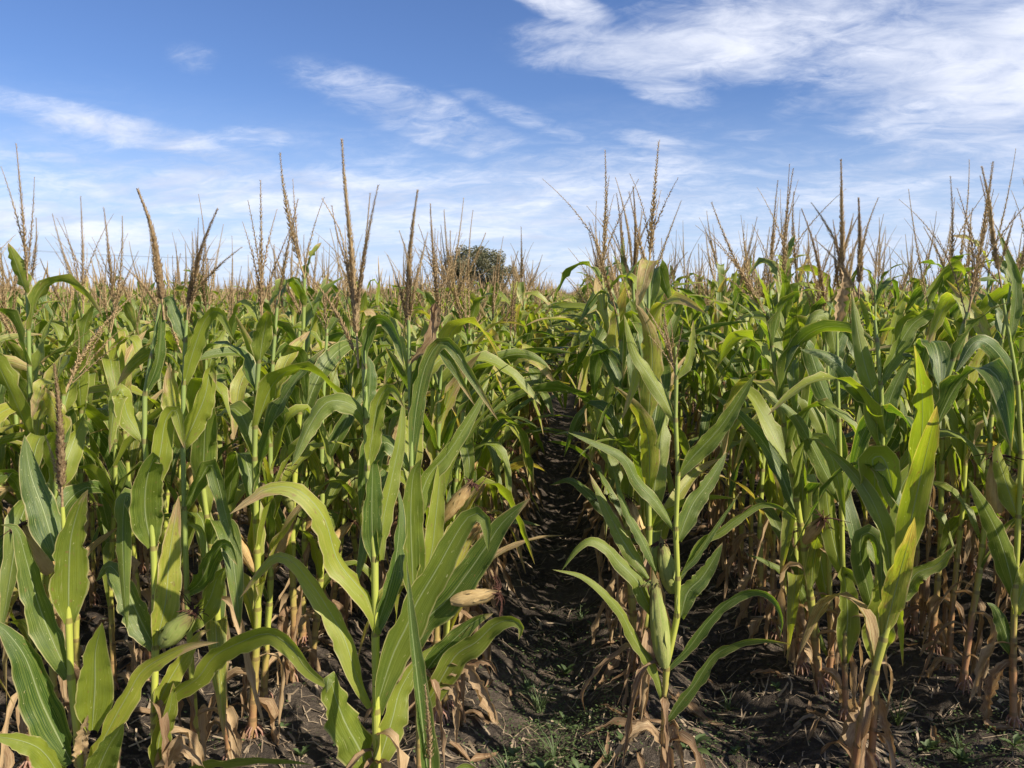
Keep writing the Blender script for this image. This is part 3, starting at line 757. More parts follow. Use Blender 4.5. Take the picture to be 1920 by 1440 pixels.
    hero('short front plant by the left edge with broad upright leaves and low tassel', (150, 1500), YC,
         [(147, 1400), (133, 1271), (129, 1164), (124, 1050), (117, 950)], 0.0130, 0.0055, [(146, 1385), (133, 1271), (129, 1166), (124, 1060)],
         [D(pts=[(129, 1166), (129, 1084), (133, 1009), (150, 945), (165, 918)], wpx=66, roll=(8, 20), dz=-0.08, age=0.24, fold=0.06, ruffle=0.003),
          D(pts=[(131, 1271), (98, 1200), (71, 1129), (49, 1049), (31, 991), (2, 984)], wpx=52, roll=(30, 25), dz=-0.02, age=0.06, flip=-1),
          D(pts=[(108, 1050), (84, 964), (58, 889), (46, 816)], wpx=56, roll=(15, 10), dz=0.05, age=0.10, flip=-1),
          D(pts=[(173, 1369), (178, 1289), (179, 1222), (191, 1167)], wpx=64, roll=(5, 10), dz=-0.10, age=0.10, fold=0.05, ruffle=0.003),
          D(pts=[(135, 1431), (107, 1378), (76, 1311), (49, 1236), (18, 1191), (-16, 1160)], wpx=66, roll=(25, 20), dz=-0.06, age=0.02, flip=-1),
          D(pts=[(150, 1480), (200, 1375), (240, 1302), (267, 1258), (310, 1230), (360, 1209), (410, 1204)], wpx=48, roll=(45, 35), dz=0.02, age=0.04),
          D(pts=[(135, 1500), (90, 1420), (50, 1392), (-20, 1378)], wpx=50, roll=(35, 35), dz=-0.15, age=0.04, flip=-1),
          D(pts=[(165, 1490), (198, 1410), (222, 1370), (232, 1355)], wpx=58, roll=(10, 20), dz=-0.1, age=0.08),
          D(pts=[(150, 1440), (150, 1395), (158, 1360), (165, 1340)], wpx=30, roll=(10, 20), dz=-0.03, kind='dry_leaf', cup=0.9)],
         D(base=(117, 955), tip=(103, 688), nb=1, dens=2.4, thick=1.4, spread=0.1, curve=[(117, 955), (114, 850), (110, 760), (102, 684)]),
         ear=[D(base=(96, 1075), tip=(40, 990), w=28, dry=True, dy=0.04, silk=0.03)], seed=14, fill=D(dry=4))
    # D: plant with the green ear
    YD = row_y(289, -1.20)
    hero('front plant second from the left edge carrying a fat green ear low down', (296, 1500), YD,
         [(293, 1422), (289, 1333), (291, 1244), (291, 1147), (287, 1022), (277, 900), (270, 760), (290, 640), (300, 570)], 0.0125, 0.0055,
         [(291, 1340), (291, 1215), (291, 1120), (287, 1030), (280, 930), (273, 830), (272, 740), (283, 670)],
         [D(pts=[(284, 1025), (272, 960), (275, 900), (290, 858), (300, 870)], wpx=60, roll=(5, 30), dz=-0.1, age=0.08, p=5),
          D(pts=[(289, 1345), (330, 1300), (372, 1270), (400, 1232), (445, 1207), (500, 1188), (545, 1213), (578, 1258), (640, 1303)], wpx=54, roll=(55, 25), dz=-0.22, age=0.05, ruffle=0.005),
          D(pts=[(288, 1030), (262, 960), (240, 925), (231, 960), (231, 1049), (238, 1184)], wpx=36, roll=(15, 30), dz=-0.05, age=0.02, flip=-1),
          D(pts=[(291, 1215), (310, 1130), (318, 1040), (330, 960), (335, 930)], wpx=52, roll=(25, 15), dz=0.05, age=0.08),
          D(pts=[(291, 1215), (262, 1160), (235, 1100), (205, 1060), (180, 1090)], wpx=56, roll=(30, 35), dz=0.1, age=0.08, flip=-1),
          D(pts=[(280, 935), (300, 850), (310, 790), (330, 770), (345, 840)], wpx=44, roll=(20, 25), dz=0.0, age=0.12),
          D(pts=[(273, 830), (240, 780), (228, 730), (215, 760), (205, 850)], wpx=40, roll=(20, 35), dz=-0.05, age=0.16, flip=-1),
          D(pts=[(272, 740), (295, 680), (303, 600), (308, 560)], wpx=26, roll=(40, 35), dz=0.0, age=0.05),
          D(pts=[(289, 1345), (310, 1290), (345, 1230), (372, 1190), (395, 1180)], wpx=44, roll=(35, 35), dz=0.1, age=0.04),
          D(pts=[(293, 1440), (300, 1380), (318, 1330), (325, 1280)], wpx=40, roll=(20, 35), dz=-0.05, age=0.2),
          D(pts=[(300, 1460), (330, 1400), (350, 1400), (385, 1440)], wpx=40, roll=(30, 35), dz=-0.1, kind='dry_leaf'),
          D(pts=[(300, 1480), (370, 1436), (470, 1424), (540, 1426), (586, 1434)], wpx=30, roll=(60, 60), dz=-0.25, age=0.04)],
         D(base=(300, 575), tip=(258, 355), nb=2, dens=2.6, thick=1.3, curve=[(308, 600), (297, 500), (282, 420), (258, 355)], spread=0.25),
         ear=[D(base=(304, 1208), tip=(360, 1150), w=33, dry=False, dy=-0.03, silk=0.04)], seed=15, fill=D(dry=4))
    YE = row_y(347, -1.20)
    hero('plant with bare yellow stalk between the green-eared plant and the tallest one', (366, 1330), YE,
         [(362, 1300), (351, 1120), (343, 840), (345, 700), (350, 600)], 0.0118, 0.0055, [(352, 1110), (346, 955), (342, 838), (345, 720), (349, 640)],
         [D(pts=[(342, 840), (330, 780), (322, 730), (318, 680)], wpx=50, roll=(25, 30), dz=0.0, age=0.10, flip=-1),
          D(pts=[(342, 838), (365, 790), (385, 740), (395, 690), (405, 720)], wpx=48, roll=(25, 30), dz=0.0, age=0.14),
          D(pts=[(346, 955), (375, 900), (395, 870), (410, 910), (430, 990), (455, 1050)], wpx=36, roll=(30, 30), dz=-0.08, age=0.06),
          D(pts=[(345, 720), (365, 650), (385, 600), (410, 585), (440, 640)], wpx=36, roll=(30, 30), dz=-0.05, age=0.12),
          D(pts=[(349, 640), (330, 590), (315, 560), (295, 590)], wpx=30, roll=(30, 30), dz=0.05, age=0.16, flip=-1),
          D(pts=[(350, 980), (365, 985), (380, 1000), (383, 1050), (380, 1080)], wpx=14, roll=(30, 30), dz=-0.03, age=0.16),
          D(pts=[(352, 1110), (375, 1090), (400, 1040), (425, 1020), (445, 1060)], wpx=44, roll=(30, 30), dz=-0.05, age=0.1),
          D(pts=[(355, 1180), (390, 1130), (410, 1080), (440, 1060)], wpx=50, roll=(25, 30), dz=0.05, age=0.05)],
         D(base=(350, 605), tip=(408, 392), nb=6, dens=1.8, thick=1.2), seed=16, fill=D(dry=6))
    # B: slim plant right of the furrow
    YB = row_y(1262, 0.32) * 1.0
    hB = hero('slim light green front plant right of the furrow with thin leaves', (1243, 1460), YB,
         [(1244, 1440), (1249, 1262), (1267, 1178), (1271, 1089), (1267, 1000), (1271, 889), (1267, 800), (1268, 700), (1266, 650)], 0.0118, 0.0056,
         [(1245, 1364), (1249, 1255), (1269, 1155), (1271, 1086), (1267, 993), (1271, 890), (1268, 790), (1268, 710)],
         [D(pts=[(1248, 1325), (1226, 1255), (1190, 1200), (1165, 1150), (1130, 1110), (1090, 1080), (1036, 1068)], wpx=27, roll=(40, 25), dz=-0.10, age=0.06, flip=-1),
          D(pts=[(1244, 1172), (1213, 1129), (1195, 1089), (1160, 1053), (1138, 1027), (1107, 1013), (1080, 1031), (1053, 1070)], wpx=36, roll=(25, 40), dz=-0.05, age=0.04, flip=-1),
          D(pts=[(1216, 1085), (1173, 1022), (1138, 955), (1105, 887)], wpx=34, roll=(15, 15), dz=0.08, age=0.28, flip=-1),
          D(pts=[(1267, 995), (1235, 947), (1195, 902), (1169, 858), (1124, 835), (1066, 811)], wpx=31, roll=(35, 30), dz=-0.06, age=0.05, flip=-1),
          D(pts=[(1230, 1070), (1204, 1013), (1173, 955), (1151, 884)], wpx=24, roll=(35, 30), dz=0.0, age=0.03, flip=-1),
          D(pts=[(1271, 1013), (1298, 947), (1324, 911), (1347, 875), (1362, 847)], wpx=42, roll=(20, 15), dz=0.08, age=0.14),
          D(pts=[(1276, 1158), (1289, 1111), (1315, 1084), (1338, 1049), (1355, 1017)], wpx=40, roll=(15, 15), dz=0.0, age=0.12),
          D(pts=[(1267, 1086), (1302, 1049), (1329, 1009), (1387, 924)], wpx=15, roll=(35, 30), dz=0.0, age=0.16),
          D(pts=[(1271, 1089), (1316, 1015), (1347, 1000), (1382, 973), (1427, 947), (1462, 951), (1498, 979)], wpx=24, roll=(45, 35), dz=0.05, age=0.04),
          D(pts=[(1249, 1256), (1289, 1218), (1329, 1164), (1373, 1124), (1422, 1109), (1453, 1127), (1467, 1164), (1462, 1196)], wpx=27, roll=(40, 45), dz=-0.10, age=0.08),
          D(pts=[(1242, 1366), (1271, 1324), (1302, 1284), (1338, 1231), (1378, 1209), (1427, 1200), (1486, 1208)], wpx=30, roll=(35, 55), dz=-0.12, age=0.30),
          D(pts=[(1272, 892), (1298, 858), (1351, 800), (1400, 725), (1416, 700)], wpx=42, roll=(30, 20), dz=-0.06, age=0.02),
          D(pts=[(1268, 790), (1240, 740), (1215, 700), (1190, 660), (1170, 590)], wpx=34, roll=(30, 25), dz=0.0, age=0.10, flip=-1),
          D(pts=[(1268, 795), (1250, 760), (1230, 720), (1200, 690), (1185, 730), (1165, 790)], wpx=30, roll=(30, 25), dz=0.05, age=0.12, flip=-1),
          D(pts=[(1268, 710), (1290, 680), (1297, 640), (1300, 600)], wpx=22, roll=(30, 25), dz=0.0, age=0.35),
          D(pts=[(1240, 1250), (1187, 1213), (1156, 1227), (1129, 1249), (1093, 1298), (1098, 1338)], wpx=16, roll=(30, 45), dz=0.0, kind='dry_leaf'),
          D(pts=[(1242, 1400), (1215, 1365), (1180, 1385), (1155, 1420), (1150, 1450)], wpx=24, roll=(30, 45), dz=-0.08, kind='dry_leaf'),
          D(pts=[(1250, 1390), (1262, 1350), (1275, 1400), (1285, 1460)], wpx=22, roll=(30, 45), dz=-0.03, kind='dry_leaf')],
         D(base=(1266, 700), tip=(1245, 575), nb=7, dens=0.9, thick=0.9, spread=0.30, blen=(0.6, 1.0)),
         ear=[D(base=(1246, 1250), tip=(1226, 1095), w=30, dry=False, dy=-0.02, silk=0.03, smat=M_HUSKG), D(base=(1262, 1110), tip=(1240, 1020), w=30, dry=False, dy=0.06, silk=0.03)],
         seed=17, fill=D(dry=5))
    # right group
    YF = row_y(1640, 1.02)
    hero('front plant of the right group with ruffled broad leaves and a rolled dark top leaf', (1634, 1400), YF,
         [(1638, 1360), (1642, 1244), (1647, 1013), (1655, 827), (1650, 700), (1640, 600)], 0.0130, 0.0060, [(1641, 1240), (1645, 1110), (1648, 975), (1653, 840), (1650, 720), (1645, 640)],
         [D(pts=[(1641, 1240), (1645, 1180), (1655, 1129), (1672, 1060), (1680, 1025)], wpx=58, roll=(10, 20), dz=-0.10, age=0.06, ruffle=0.012),
          D(pts=[(1648, 975), (1640, 933), (1640, 889), (1636, 862), (1655, 858), (1670, 900), (1672, 955)], wpx=58, roll=(10, 25), dz=-0.10, age=0.0, p=5),
          D(pts=[(1646, 1180), (1629, 1111), (1614, 1049), (1616, 1003), (1640, 1005), (1652, 1060), (1655, 1170)], wpx=36, roll=(15, 30), dz=-0.12, age=0.03, flip=-1),
          D(pts=[(1648, 1110), (1691, 1111), (1718, 1075), (1758, 1058), (1795, 1019)], wpx=38, roll=(30, 20), dz=-0.05, age=0.30),
          D(pts=[(1650, 1090), (1682, 1022), (1687, 955), (1691, 911), (1722, 867), (1760, 812)], wpx=48, roll=(15, 15), dz=0.03, age=0.06, ruffle=0.012),
          D(pts=[(1647, 1110), (1673, 1105), (1688, 1155), (1693, 1250)], wpx=17, roll=(15, 45), dz=-0.05, age=0.06),
          D(pts=[(1653, 840), (1640, 790), (1638, 740), (1626, 700), (1612, 640), (1597, 548)], wpx=38, roll=(10, 10), dz=0.08, age=0.16, flip=-1),
          D(pts=[(1653, 840), (1665, 760), (1690, 700), (1712, 668)], wpx=36, roll=(25, 15), dz=0.0, age=0.06),
          D(pts=[(1650, 760), (1610, 730), (1580, 690), (1545, 665), (1500, 655)], wpx=40, roll=(30, 30), dz=0.0, age=0.05, flip=-1),
          D(pts=[(1650, 720), (1690, 640), (1720, 600), (1760, 590), (1790, 640)], wpx=36, roll=(40, 30), dz=0.0, age=0.15),
          D(pts=[(1636, 1300), (1612, 1360), (1600, 1410), (1612, 1450)], wpx=38, roll=(10, 30), dz=-0.06, kind='dry_leaf'),
          D(pts=[(1640, 1290), (1665, 1370), (1680, 1440)], wpx=24, roll=(20, 30), dz=-0.03, kind='dry_leaf')],
         D(base=(1642, 650), tip=(1608, 372), nb=2, dens=2.4, thick=1.2, curve=[(1610, 560), (1613, 480), (1610, 372)], spread=0.2), seed=18, fill=D(dry=4, leaves=[(1.2, 200, 0.6, 0.08, 25, 130)]))
    YG = row_y(1585, 1.02)
    hero('thin right-hand plant carrying the tallest dark tassel of the right group', (1582, 1420), YG,
         [(1582, 1378), (1584, 1227), (1580, 1050), (1575, 850), (1570, 700), (1568, 560)], 0.0115, 0.0058, [(1583, 1240), (1580, 1080), (1577, 940), (1573, 790), (1570, 680)],
         [D(pts=[(1583, 1240), (1589, 1155), (1584, 1089), (1578, 1070), (1600, 1080), (1616, 1110)], wpx=44, roll=(10, 40), dz=-0.05, age=0.12),
          D(pts=[(1580, 1080), (1560, 1000), (1550, 930), (1545, 860)], wpx=40, roll=(20, 20), dz=0.0, age=0.02, flip=-1),
          D(pts=[(1577, 940), (1545, 880), (1520, 830), (1490, 780), (1440, 740)], wpx=36, roll=(30, 30), dz=-0.05, age=0.02, flip=-1),
          D(pts=[(1577, 940), (1595, 880), (1610, 830), (1612, 760)], wpx=36, roll=(30, 30), dz=0.05, age=0.08),
          D(pts=[(1573, 790), (1540, 720), (1515, 650), (1490, 640), (1470, 700)], wpx=40, roll=(30, 30), dz=-0.05, age=0.04, flip=-1),
          D(pts=[(1570, 680), (1560, 620), (1545, 590), (1520, 600), (1505, 650)], wpx=30, roll=(30, 30), dz=-0.05, age=0.10, flip=-1),
          D(pts=[(1569, 620), (1575, 560), (1585, 520), (1570, 490)], wpx=26, roll=(20, 30), dz=-0.05, kind='dry_leaf')],
         D(base=(1568, 560), tip=(1577, 300), nb=6, dens=2.6, thick=1.35, curve=[(1576, 560), (1579, 470), (1578, 380), (1577, 300)], spread=0.30, blen=(0.4, 0.65)), seed=19, fill=D(dry=5))
    YH = row_y(1554, 1.02) * 1.05
    hero('sturdy stalk with splayed brace roots and a dark hanging leaf, right group', (1549, 1380), YH,
         [(1549, 1347), (1558, 1191), (1553, 1044), (1556, 844), (1552, 700), (1548, 600)], 0.0140, 0.0060, [(1555, 1230), (1556, 1150), (1553, 1040), (1555, 940), (1556, 840), (1552, 720)],
         [D(pts=[(1556, 1150), (1530, 1000), (1515, 900), (1505, 905), (1507, 1000), (1500, 1112)], wpx=46, roll=(10, 20), dz=-0.10, age=0.0, flip=-1),
          D(pts=[(1555, 1230), (1530, 1180), (1510, 1120), (1480, 1080), (1430, 1050), (1400, 1040)], wpx=26, roll=(40, 30), dz=-0.10, age=0.03, flip=-1),
          D(pts=[(1553, 1040), (1520, 960), (1490, 920), (1462, 880), (1440, 825)], wpx=32, roll=(35, 20), dz=-0.05, age=0.0, flip=-1),
          D(pts=[(1555, 940), (1570, 860), (1560, 790), (1545, 730)], wpx=40, roll=(15, 20), dz=-0.05, age=0.20),
          D(pts=[(1556, 840), (1530, 780), (1500, 740), (1470, 730), (1450, 790)], wpx=34, roll=(30, 30), dz=0.05, age=0.06, flip=-1),
          D(pts=[(1552, 720), (1570, 650), (1590, 620), (1610, 660)], wpx=34, roll=(30, 30), dz=0.05, age=0.06),
          D(pts=[(1550, 1250), (1575, 1190), (1590, 1180), (1600, 1230)], wpx=26, roll=(30, 30), dz=0.05, kind='dry_leaf'),
          D(pts=[(1548, 1300), (1530, 1340), (1520, 1390)], wpx=30, roll=(30, 30), dz=-0.05, kind='dry_leaf')],
         D(base=(1548, 610), tip=(1503, 392), nb=5, dens=1.8, thick=1.2), ear=[D(base=(1560, 940), tip=(1596, 840), w=26, dry=True, dy=0.05)], seed=20, fill=D(dry=4))
    YK = row_y(1895, 1.72) * 0.93
    hero('dark leaning plant at the right edge with long grey-green blades crossing its pale stalk', (1900, 1380), YK,
         [(1899, 1350), (1900, 1200), (1908, 1000), (1915, 850), (1905, 700), (1880, 560)], 0.0130, 0.0060, [(1900, 1230), (1903, 1100), (1908, 970), (1912, 850), (1905, 720)],
         [D(pts=[(1903, 1120), (1890, 1060), (1870, 1000), (1845, 950), (1815, 898)], wpx=42, roll=(25, 25), dz=-0.15, age=0.0, flip=-1),
          D(pts=[(1908, 970), (1885, 900), (1870, 850), (1876, 830)], wpx=36, roll=(25, 25), dz=0.0, age=0.06, flip=-1),
          D(pts=[(1903, 1150), (1925, 1080), (1945, 1000)], wpx=40, roll=(25, 25), dz=0.0, age=0.06),
          D(pts=[(1900, 1230), (1880, 1170), (1865, 1140), (1850, 1130)], wpx=30, roll=(25, 25), dz=0.0, age=0.04, flip=-1),
          D(pts=[(1912, 850), (1890, 780), (1870, 700), (1880, 640)], wpx=40, roll=(25, 25), dz=0.0, age=0.02, flip=-1),
          D(pts=[(1905, 720), (1870, 660), (1830, 640), (1790, 700)], wpx=36, roll=(35, 25), dz=-0.1, age=0.10, flip=-1),
          D(pts=[(1895, 640), (1905, 540), (1885, 470), (1870, 430)], wpx=22, roll=(35, 25), dz=0, age=0.05),
          D(pts=[(1900, 1240), (1875, 1260), (1855, 1310), (1850, 1370)], wpx=28, roll=(35, 25), dz=0, kind='dry_leaf')],
         D(base=(1878, 560), tip=(1843, 315), nb=3, dens=2.4, thick=1.3, curve=[(1878, 540), (1862, 450), (1855, 380), (1841, 313)], spread=0.35), ear=[D(base=(1870, 960), tip=(1868, 860), w=28, dry=True, dy=0.05)], seed=21, fill=D(dry=5))
    # broken tassel hanging head down over the right group
    YL = row_y(1665, 1.72)
    hero('plant behind the right group whose snapped dark tassel hangs head down', (1650, 1250), YL,
         [(1650, 1200), (1655, 1000), (1660, 800), (1664, 640)], 0.0120, 0.0055, [(1652, 1000), (1657, 860), (1660, 760), (1663, 690)],
         [D(pts=[(1660, 760), (1690, 700), (1710, 690), (1735, 760)], wpx=26, roll=(25, 25), dz=0.0, age=0.06),
          D(pts=[(1660, 760), (1630, 700), (1610, 700), (1590, 760)], wpx=26, roll=(25, 25), dz=0.0, age=0.03, flip=-1),
          D(pts=[(1657, 860), (1700, 790), (1725, 800), (1740, 870)], wpx=28, roll=(25, 25), dz=0.0, age=0.03),
          D(pts=[(1663, 690), (1680, 600), (1700, 560), (1725, 590)], wpx=22, roll=(25, 25), dz=0.0, age=0.1)],
         D(base=(1663, 642), tip=(1770, 786), nb=2, dens=2.0, thick=1.25, spread=0.2), seed=22, fill=D(dry=4))
    # tall pair beside the furrow, right
    YM = row_y(1187, 0.32) * 0.92
    hero('tall plant beside the furrow on the right with a bouquet of dark tassels', (1205, 1180), YM,
         [(1205, 1130), (1202, 1000), (1200, 850), (1195, 700), (1188, 560), (1186, 500)], 0.0125, 0.006, [(1203, 1020), (1200, 900), (1199, 790), (1195, 690), (1190, 600), (1187, 530)],
         [D(pts=[(1195, 690), (1170, 620), (1145, 560), (1125, 545), (1105, 570), (1085, 610)], wpx=38, roll=(30, 30), dz=-0.10, age=0.15, flip=-1),
          D(pts=[(1190, 600), (1205, 560), (1212, 555), (1214, 590), (1205, 640)], wpx=34, roll=(15, 15), dz=-0.12, age=0.10, p=4),
          D(pts=[(1190, 620), (1150, 600), (1125, 630), (1105, 680)], wpx=28, roll=(25, 25), dz=-0.15, age=0.22, flip=-1),
          D(pts=[(1187, 540), (1172, 500), (1168, 460), (1170, 445)], wpx=18, roll=(25, 25), dz=0, age=0.25, flip=-1),
          D(pts=[(1188, 545), (1200, 500), (1208, 485), (1215, 510)], wpx=20, roll=(25, 25), dz=0, age=0.08),
          D(pts=[(1195, 690), (1185, 640), (1190, 590), (1180, 560)], wpx=34, roll=(15, 25), dz=-0.1, age=0.05),
          D(pts=[(1199, 790), (1180, 730), (1160, 700), (1140, 740), (1135, 800)], wpx=34, roll=(25, 25), dz=0, age=0.05, flip=-1),
          D(pts=[(1199, 790), (1225, 730), (1240, 700), (1262, 740)], wpx=34, roll=(25, 25), dz=0.05, age=0.08),
          D(pts=[(1200, 900), (1185, 850), (1165, 820), (1140, 790), (1140, 770)], wpx=38, roll=(15, 25), dz=0, age=0.2, flip=-1),
          D(pts=[(1203, 1020), (1160, 980), (1110, 930), (1070, 900), (1030, 910)], wpx=34, roll=(35, 35), dz=0.1, age=0.08, flip=-1),
          D(pts=[(1200, 900), (1225, 850), (1240, 800), (1235, 740)], wpx=34, roll=(25, 25), dz=0, age=0.05)],
         D(base=(1186, 560), tip=(1187, 350), nb=6, dens=2.6, thick=1.2, spread=0.16, blen=(0.6, 0.85), branches=[[(1190, 560), (1205, 480), (1218, 430), (1232, 372)], [(1180, 560), (1150, 470), (1130, 425), (1100, 386)], [(1184, 540), (1166, 450), (1167, 380)]]),
         seed=23, fill=D(dry=6))

# ------------------------------------------------------------------ planting the field
prng = random.Random(4)
spots = []
for rx in list(ROWS):
    k = 0; y = 2.0 + prng.uniform(-0.12, 0.15)
    if rx == ROWS_L[0]: y = 2.75
    elif rx == ROWS_R[0]: y = 2.75
    elif rx == ROWS_R[1]: y = 2.5
    elif rx == ROWS_R[2]: y = 3.2
    elif rx == ROWS_L[1]: y = 2.4
    ri = int(np.argmin(np.abs(ROWS - rx)))
    while y < 30:
        x = rx + prng.gauss(0, 0.025)
        if prng.random() > 0.05 and all((x - a) ** 2 + (y - b) ** 2 > 0.11 ** 2 for a, b in taken):
            spots.append([x, y, rx, k]); k += 1
        y += prng.uniform(0.13, 0.23)
def in_view(x, y, m=0.03):
    a = math.atan2(x, y) + YAW
    return abs(math.tan(a)) < 960 / FPX + m + 0.30 / max(y, 1)
vis = [s for s in spots if in_view(s[0], s[1])]
vis.sort(key=lambda s: math.hypot(s[0], s[1]) * (0.62 if s[2] in (ROWS_L[0], ROWS_R[0]) else 0.8 if s[2] in (ROWS_L[1], ROWS_R[1]) else 1.0))
N_IND = 300 - len(taken)
ind, others = vis[:N_IND], vis[N_IND:]
outside = [s for s in spots if not in_view(s[0], s[1])]

NV = 16
protos, used, FEAT = [], [False] * NV, []
def ordinal(c):
    if c <= 12: return ORD[c - 1]
    if c < 20: return ['thirteenth', 'fourteenth', 'fifteenth', 'sixteenth', 'seventeenth', 'eighteenth', 'nineteenth'][c - 13]
    t = ['twent', 'thirt', 'fort', 'fift', 'sixt', 'sevent', 'eight'][c // 10 - 2]
    return t + ('ieth' if c % 10 == 0 else 'y-' + ORD[c % 10 - 1])
for i in range(NV):
    rr = random.Random(900 + i)
    protos.append(link_plant(plant_pieces(100 + i, 0, rr.uniform(1.50, 1.66), rr.uniform(0.36, 0.54), rr.choice([11, 12, 13]), 1 if i % 4 else 0)))
    kids = protos[-1].children
    ear_ = [c_['label'] for c_ in kids if c_.name.startswith('ear')]
    nb_ = sum(len(c_.children) for c_ in kids if c_.name.startswith('tassel'))
    FEAT.append(('tan-eared ' if ear_ and 'tan' in ear_[0] else 'green-eared ' if ear_ else 'earless ') + ('bushy-tasselled' if nb_ > 5 else 'thin-tasselled'))
ORD = ['first', 'second', 'third', 'fourth', 'fifth', 'sixth', 'seventh', 'eighth', 'ninth', 'tenth', 'eleventh', 'twelfth']
def row_name(rx):
    side = 'left' if rx < 0 else 'right'
    k = ROWS_L.index(rx) if rx < 0 else ROWS_R.index(rx)
    return ('first', 'second', 'third', 'fourth', 'fifth', 'sixth', 'seventh', 'eighth', 'ninth', 'tenth', 'eleventh', 'twelfth', 'thirteenth', 'fourteenth')[min(k, 13)] + ' row', side
count = {}
ind.sort(key=lambda s: s[1])
for s in ind:
    x, y, rx, _ = s
    v = prng.randrange(NV)
    if not used[v]: o = protos[v]; used[v] = True
    else: o = copy_tree(protos[v])
    o.location = (x, y, gz(x, y))
    o.rotation_euler = (prng.gauss(0, 0.045) + (prng.choice([-0.16, 0.16]) if prng.random() < 0.05 else 0), prng.gauss(0, 0.045), prng.uniform(0, 6.28))
    f = prng.uniform(0.89, 1.06) * (1.09 if rx > 0 else 1.01)
    wd = (1.30 if y > 4.5 else 1.10) if rx in (ROWS_L[0], ROWS_R[0]) else 1.0
    o.scale = (wd * prng.uniform(0.92, 1.15) * prng.choice([-1, 1]), wd * prng.uniform(0.92, 1.15), f)
    c = count[rx] = count.get(rx, 0) + 1
    rn, side = row_name(rx)
    lab = f'{FEAT[v]} plant, {ordinal(c)} back in the {rn} {side} of the furrow'
    tag(o, lab, 'corn plant', 'corn plants standing in rows')

# stuff: the mass of the field behind, one object, instances of whole plants
def whole_plant(seed, lod):
    rr = random.Random(seed)
    pcs = plant_pieces(seed, lod, rr.uniform(1.52, 1.74), rr.uniform(0.36, 0.52) if lod == 1 else rr.uniform(0.28, 0.42), 11 if lod == 1 else 9, 1 if rr.random() < 0.5 else 0)
    mats = [M_LEAF, M_DRY, M_STALK, M_TASS, M_HUSKD, M_HUSKG, M_SILK]
    mb = MB()
    for _, _, p_, mat, _ in pcs:
        mi = mats.index(mat)
        mb.V += p_.V; mb.A += p_.A; mb.M += [np.full(len(m), mi) for m in p_.M]; mb.F += [np.where(F < 0, -1, F + mb.n) for F in p_.F]; mb.n += p_.n
    return mb.mesh('field_plant', mats)
def instancer(name, pts, rots, scls, idx, variants):
    me = bpy.data.meshes.new(name); me.from_pydata([tuple(p) for p in pts], [], [])
    for nm, ty, data in (('rot', 'FLOAT_VECTOR', rots), ('scl', 'FLOAT_VECTOR', scls)):
        a = me.attributes.new(nm, ty, 'POINT'); a.data.foreach_set('vector', np.asarray(data, np.float32).ravel())
    a = me.attributes.new('idx', 'INT', 'POINT'); a.data.foreach_set('value', np.asarray(idx, np.int32))
    o = link(name, me)
    ng = bpy.data.node_groups.new(name, 'GeometryNodeTree')
    ng.interface.new_socket('Geometry', in_out='INPUT', socket_type='NodeSocketGeometry')
    ng.interface.new_socket('Geometry', in_out='OUTPUT', socket_type='NodeSocketGeometry')
    N, Lk = ng.nodes, ng.links
    gi, go = N.new('NodeGroupInput'), N.new('NodeGroupOutput')
    g2i = N.new('GeometryNodeGeometryToInstance')
    for vo in variants:
        oi = N.new('GeometryNodeObjectInfo'); oi.inputs['Object'].default_value = vo; oi.inputs['As Instance'].default_value = True
        Lk.new(oi.outputs['Geometry'], g2i.inputs[0])
    iop = N.new('GeometryNodeInstanceOnPoints')
    Lk.new(gi.outputs[0], iop.inputs['Points'])
    Lk.new(g2i.outputs[0], iop.inputs['Instance']); iop.inputs['Pick Instance'].default_value = True
    def attr(nm, ty):
        n = N.new('GeometryNodeInputNamedAttribute'); n.data_type = ty; n.inputs['Name'].default_value = nm
        return n.outputs['Attribute']
    Lk.new(attr('idx', 'INT'), iop.inputs['Instance Index'])
    Lk.new(attr('rot', 'FLOAT_VECTOR'), iop.inputs['Rotation']); Lk.new(attr('scl', 'FLOAT_VECTOR'), iop.inputs['Scale'])
    Lk.new(iop.outputs[0], go.inputs[0])
    md = o.modifiers.new('scatter', 'NODES'); md.node_group = ng
    return o
v1 = [bpy.data.objects.new('field_plant', whole_plant(300 + i, 1)) for i in range(10)]
v2 = [bpy.data.objects.new('field_plant', whole_plant(400 + i, 2)) for i in range(8)]
fr = np.random.RandomState(8)
P, Rt, Sc, Ix = [], [], [], []
for s in others + [s for s in outside if s[1] < 12 and abs(s[0]) < 14]:
    P.append((s[0], s[1], gz(s[0], s[1]))); Ix.append(fr.randint(10))
for rx in ROWS:
    for y in np.arange(30, 60, 0.21):
        if in_view(rx, y): P.append((rx + fr.normal(0, 0.03), y + fr.uniform(-0.06, 0.06), -0.02)); Ix.append(10 + fr.randint(8))
nP = 0
for y0, y1, dr, dp in ((60, 110, 0.7, 0.36), (110, 220, 1.05, 0.9), (220, 420, 2.1, 1.8)):
    y = y0
    while y < y1:
        xs = np.arange(-0.95 * y, 0.85 * y, dr) + 0.32
        xs = xs[np.abs(np.tan(np.arctan2(xs, y) + YAW)) < 0.72]
        for x in xs: P.append((x + fr.normal(0, 0.04), y + fr.uniform(-dp, dp) / 2, -0.02)); Ix.append(10 + fr.randint(8))
        y += dp * (1.0 if y0 == 60 else 1.0)
n_ = len(P)
Rt = np.stack([fr.normal(0, 0.03, n_), fr.normal(0, 0.03, n_), fr.uniform(0, 6.28, n_)], 1)
sz = fr.uniform(0.92, 1.06, n_); Sc = np.stack([fr.uniform(0.95, 1.1, n_), fr.uniform(0.95, 1.1, n_), sz], 1)
field = instancer('corn_field', P, Rt, Sc, Ix, v1 + v2)
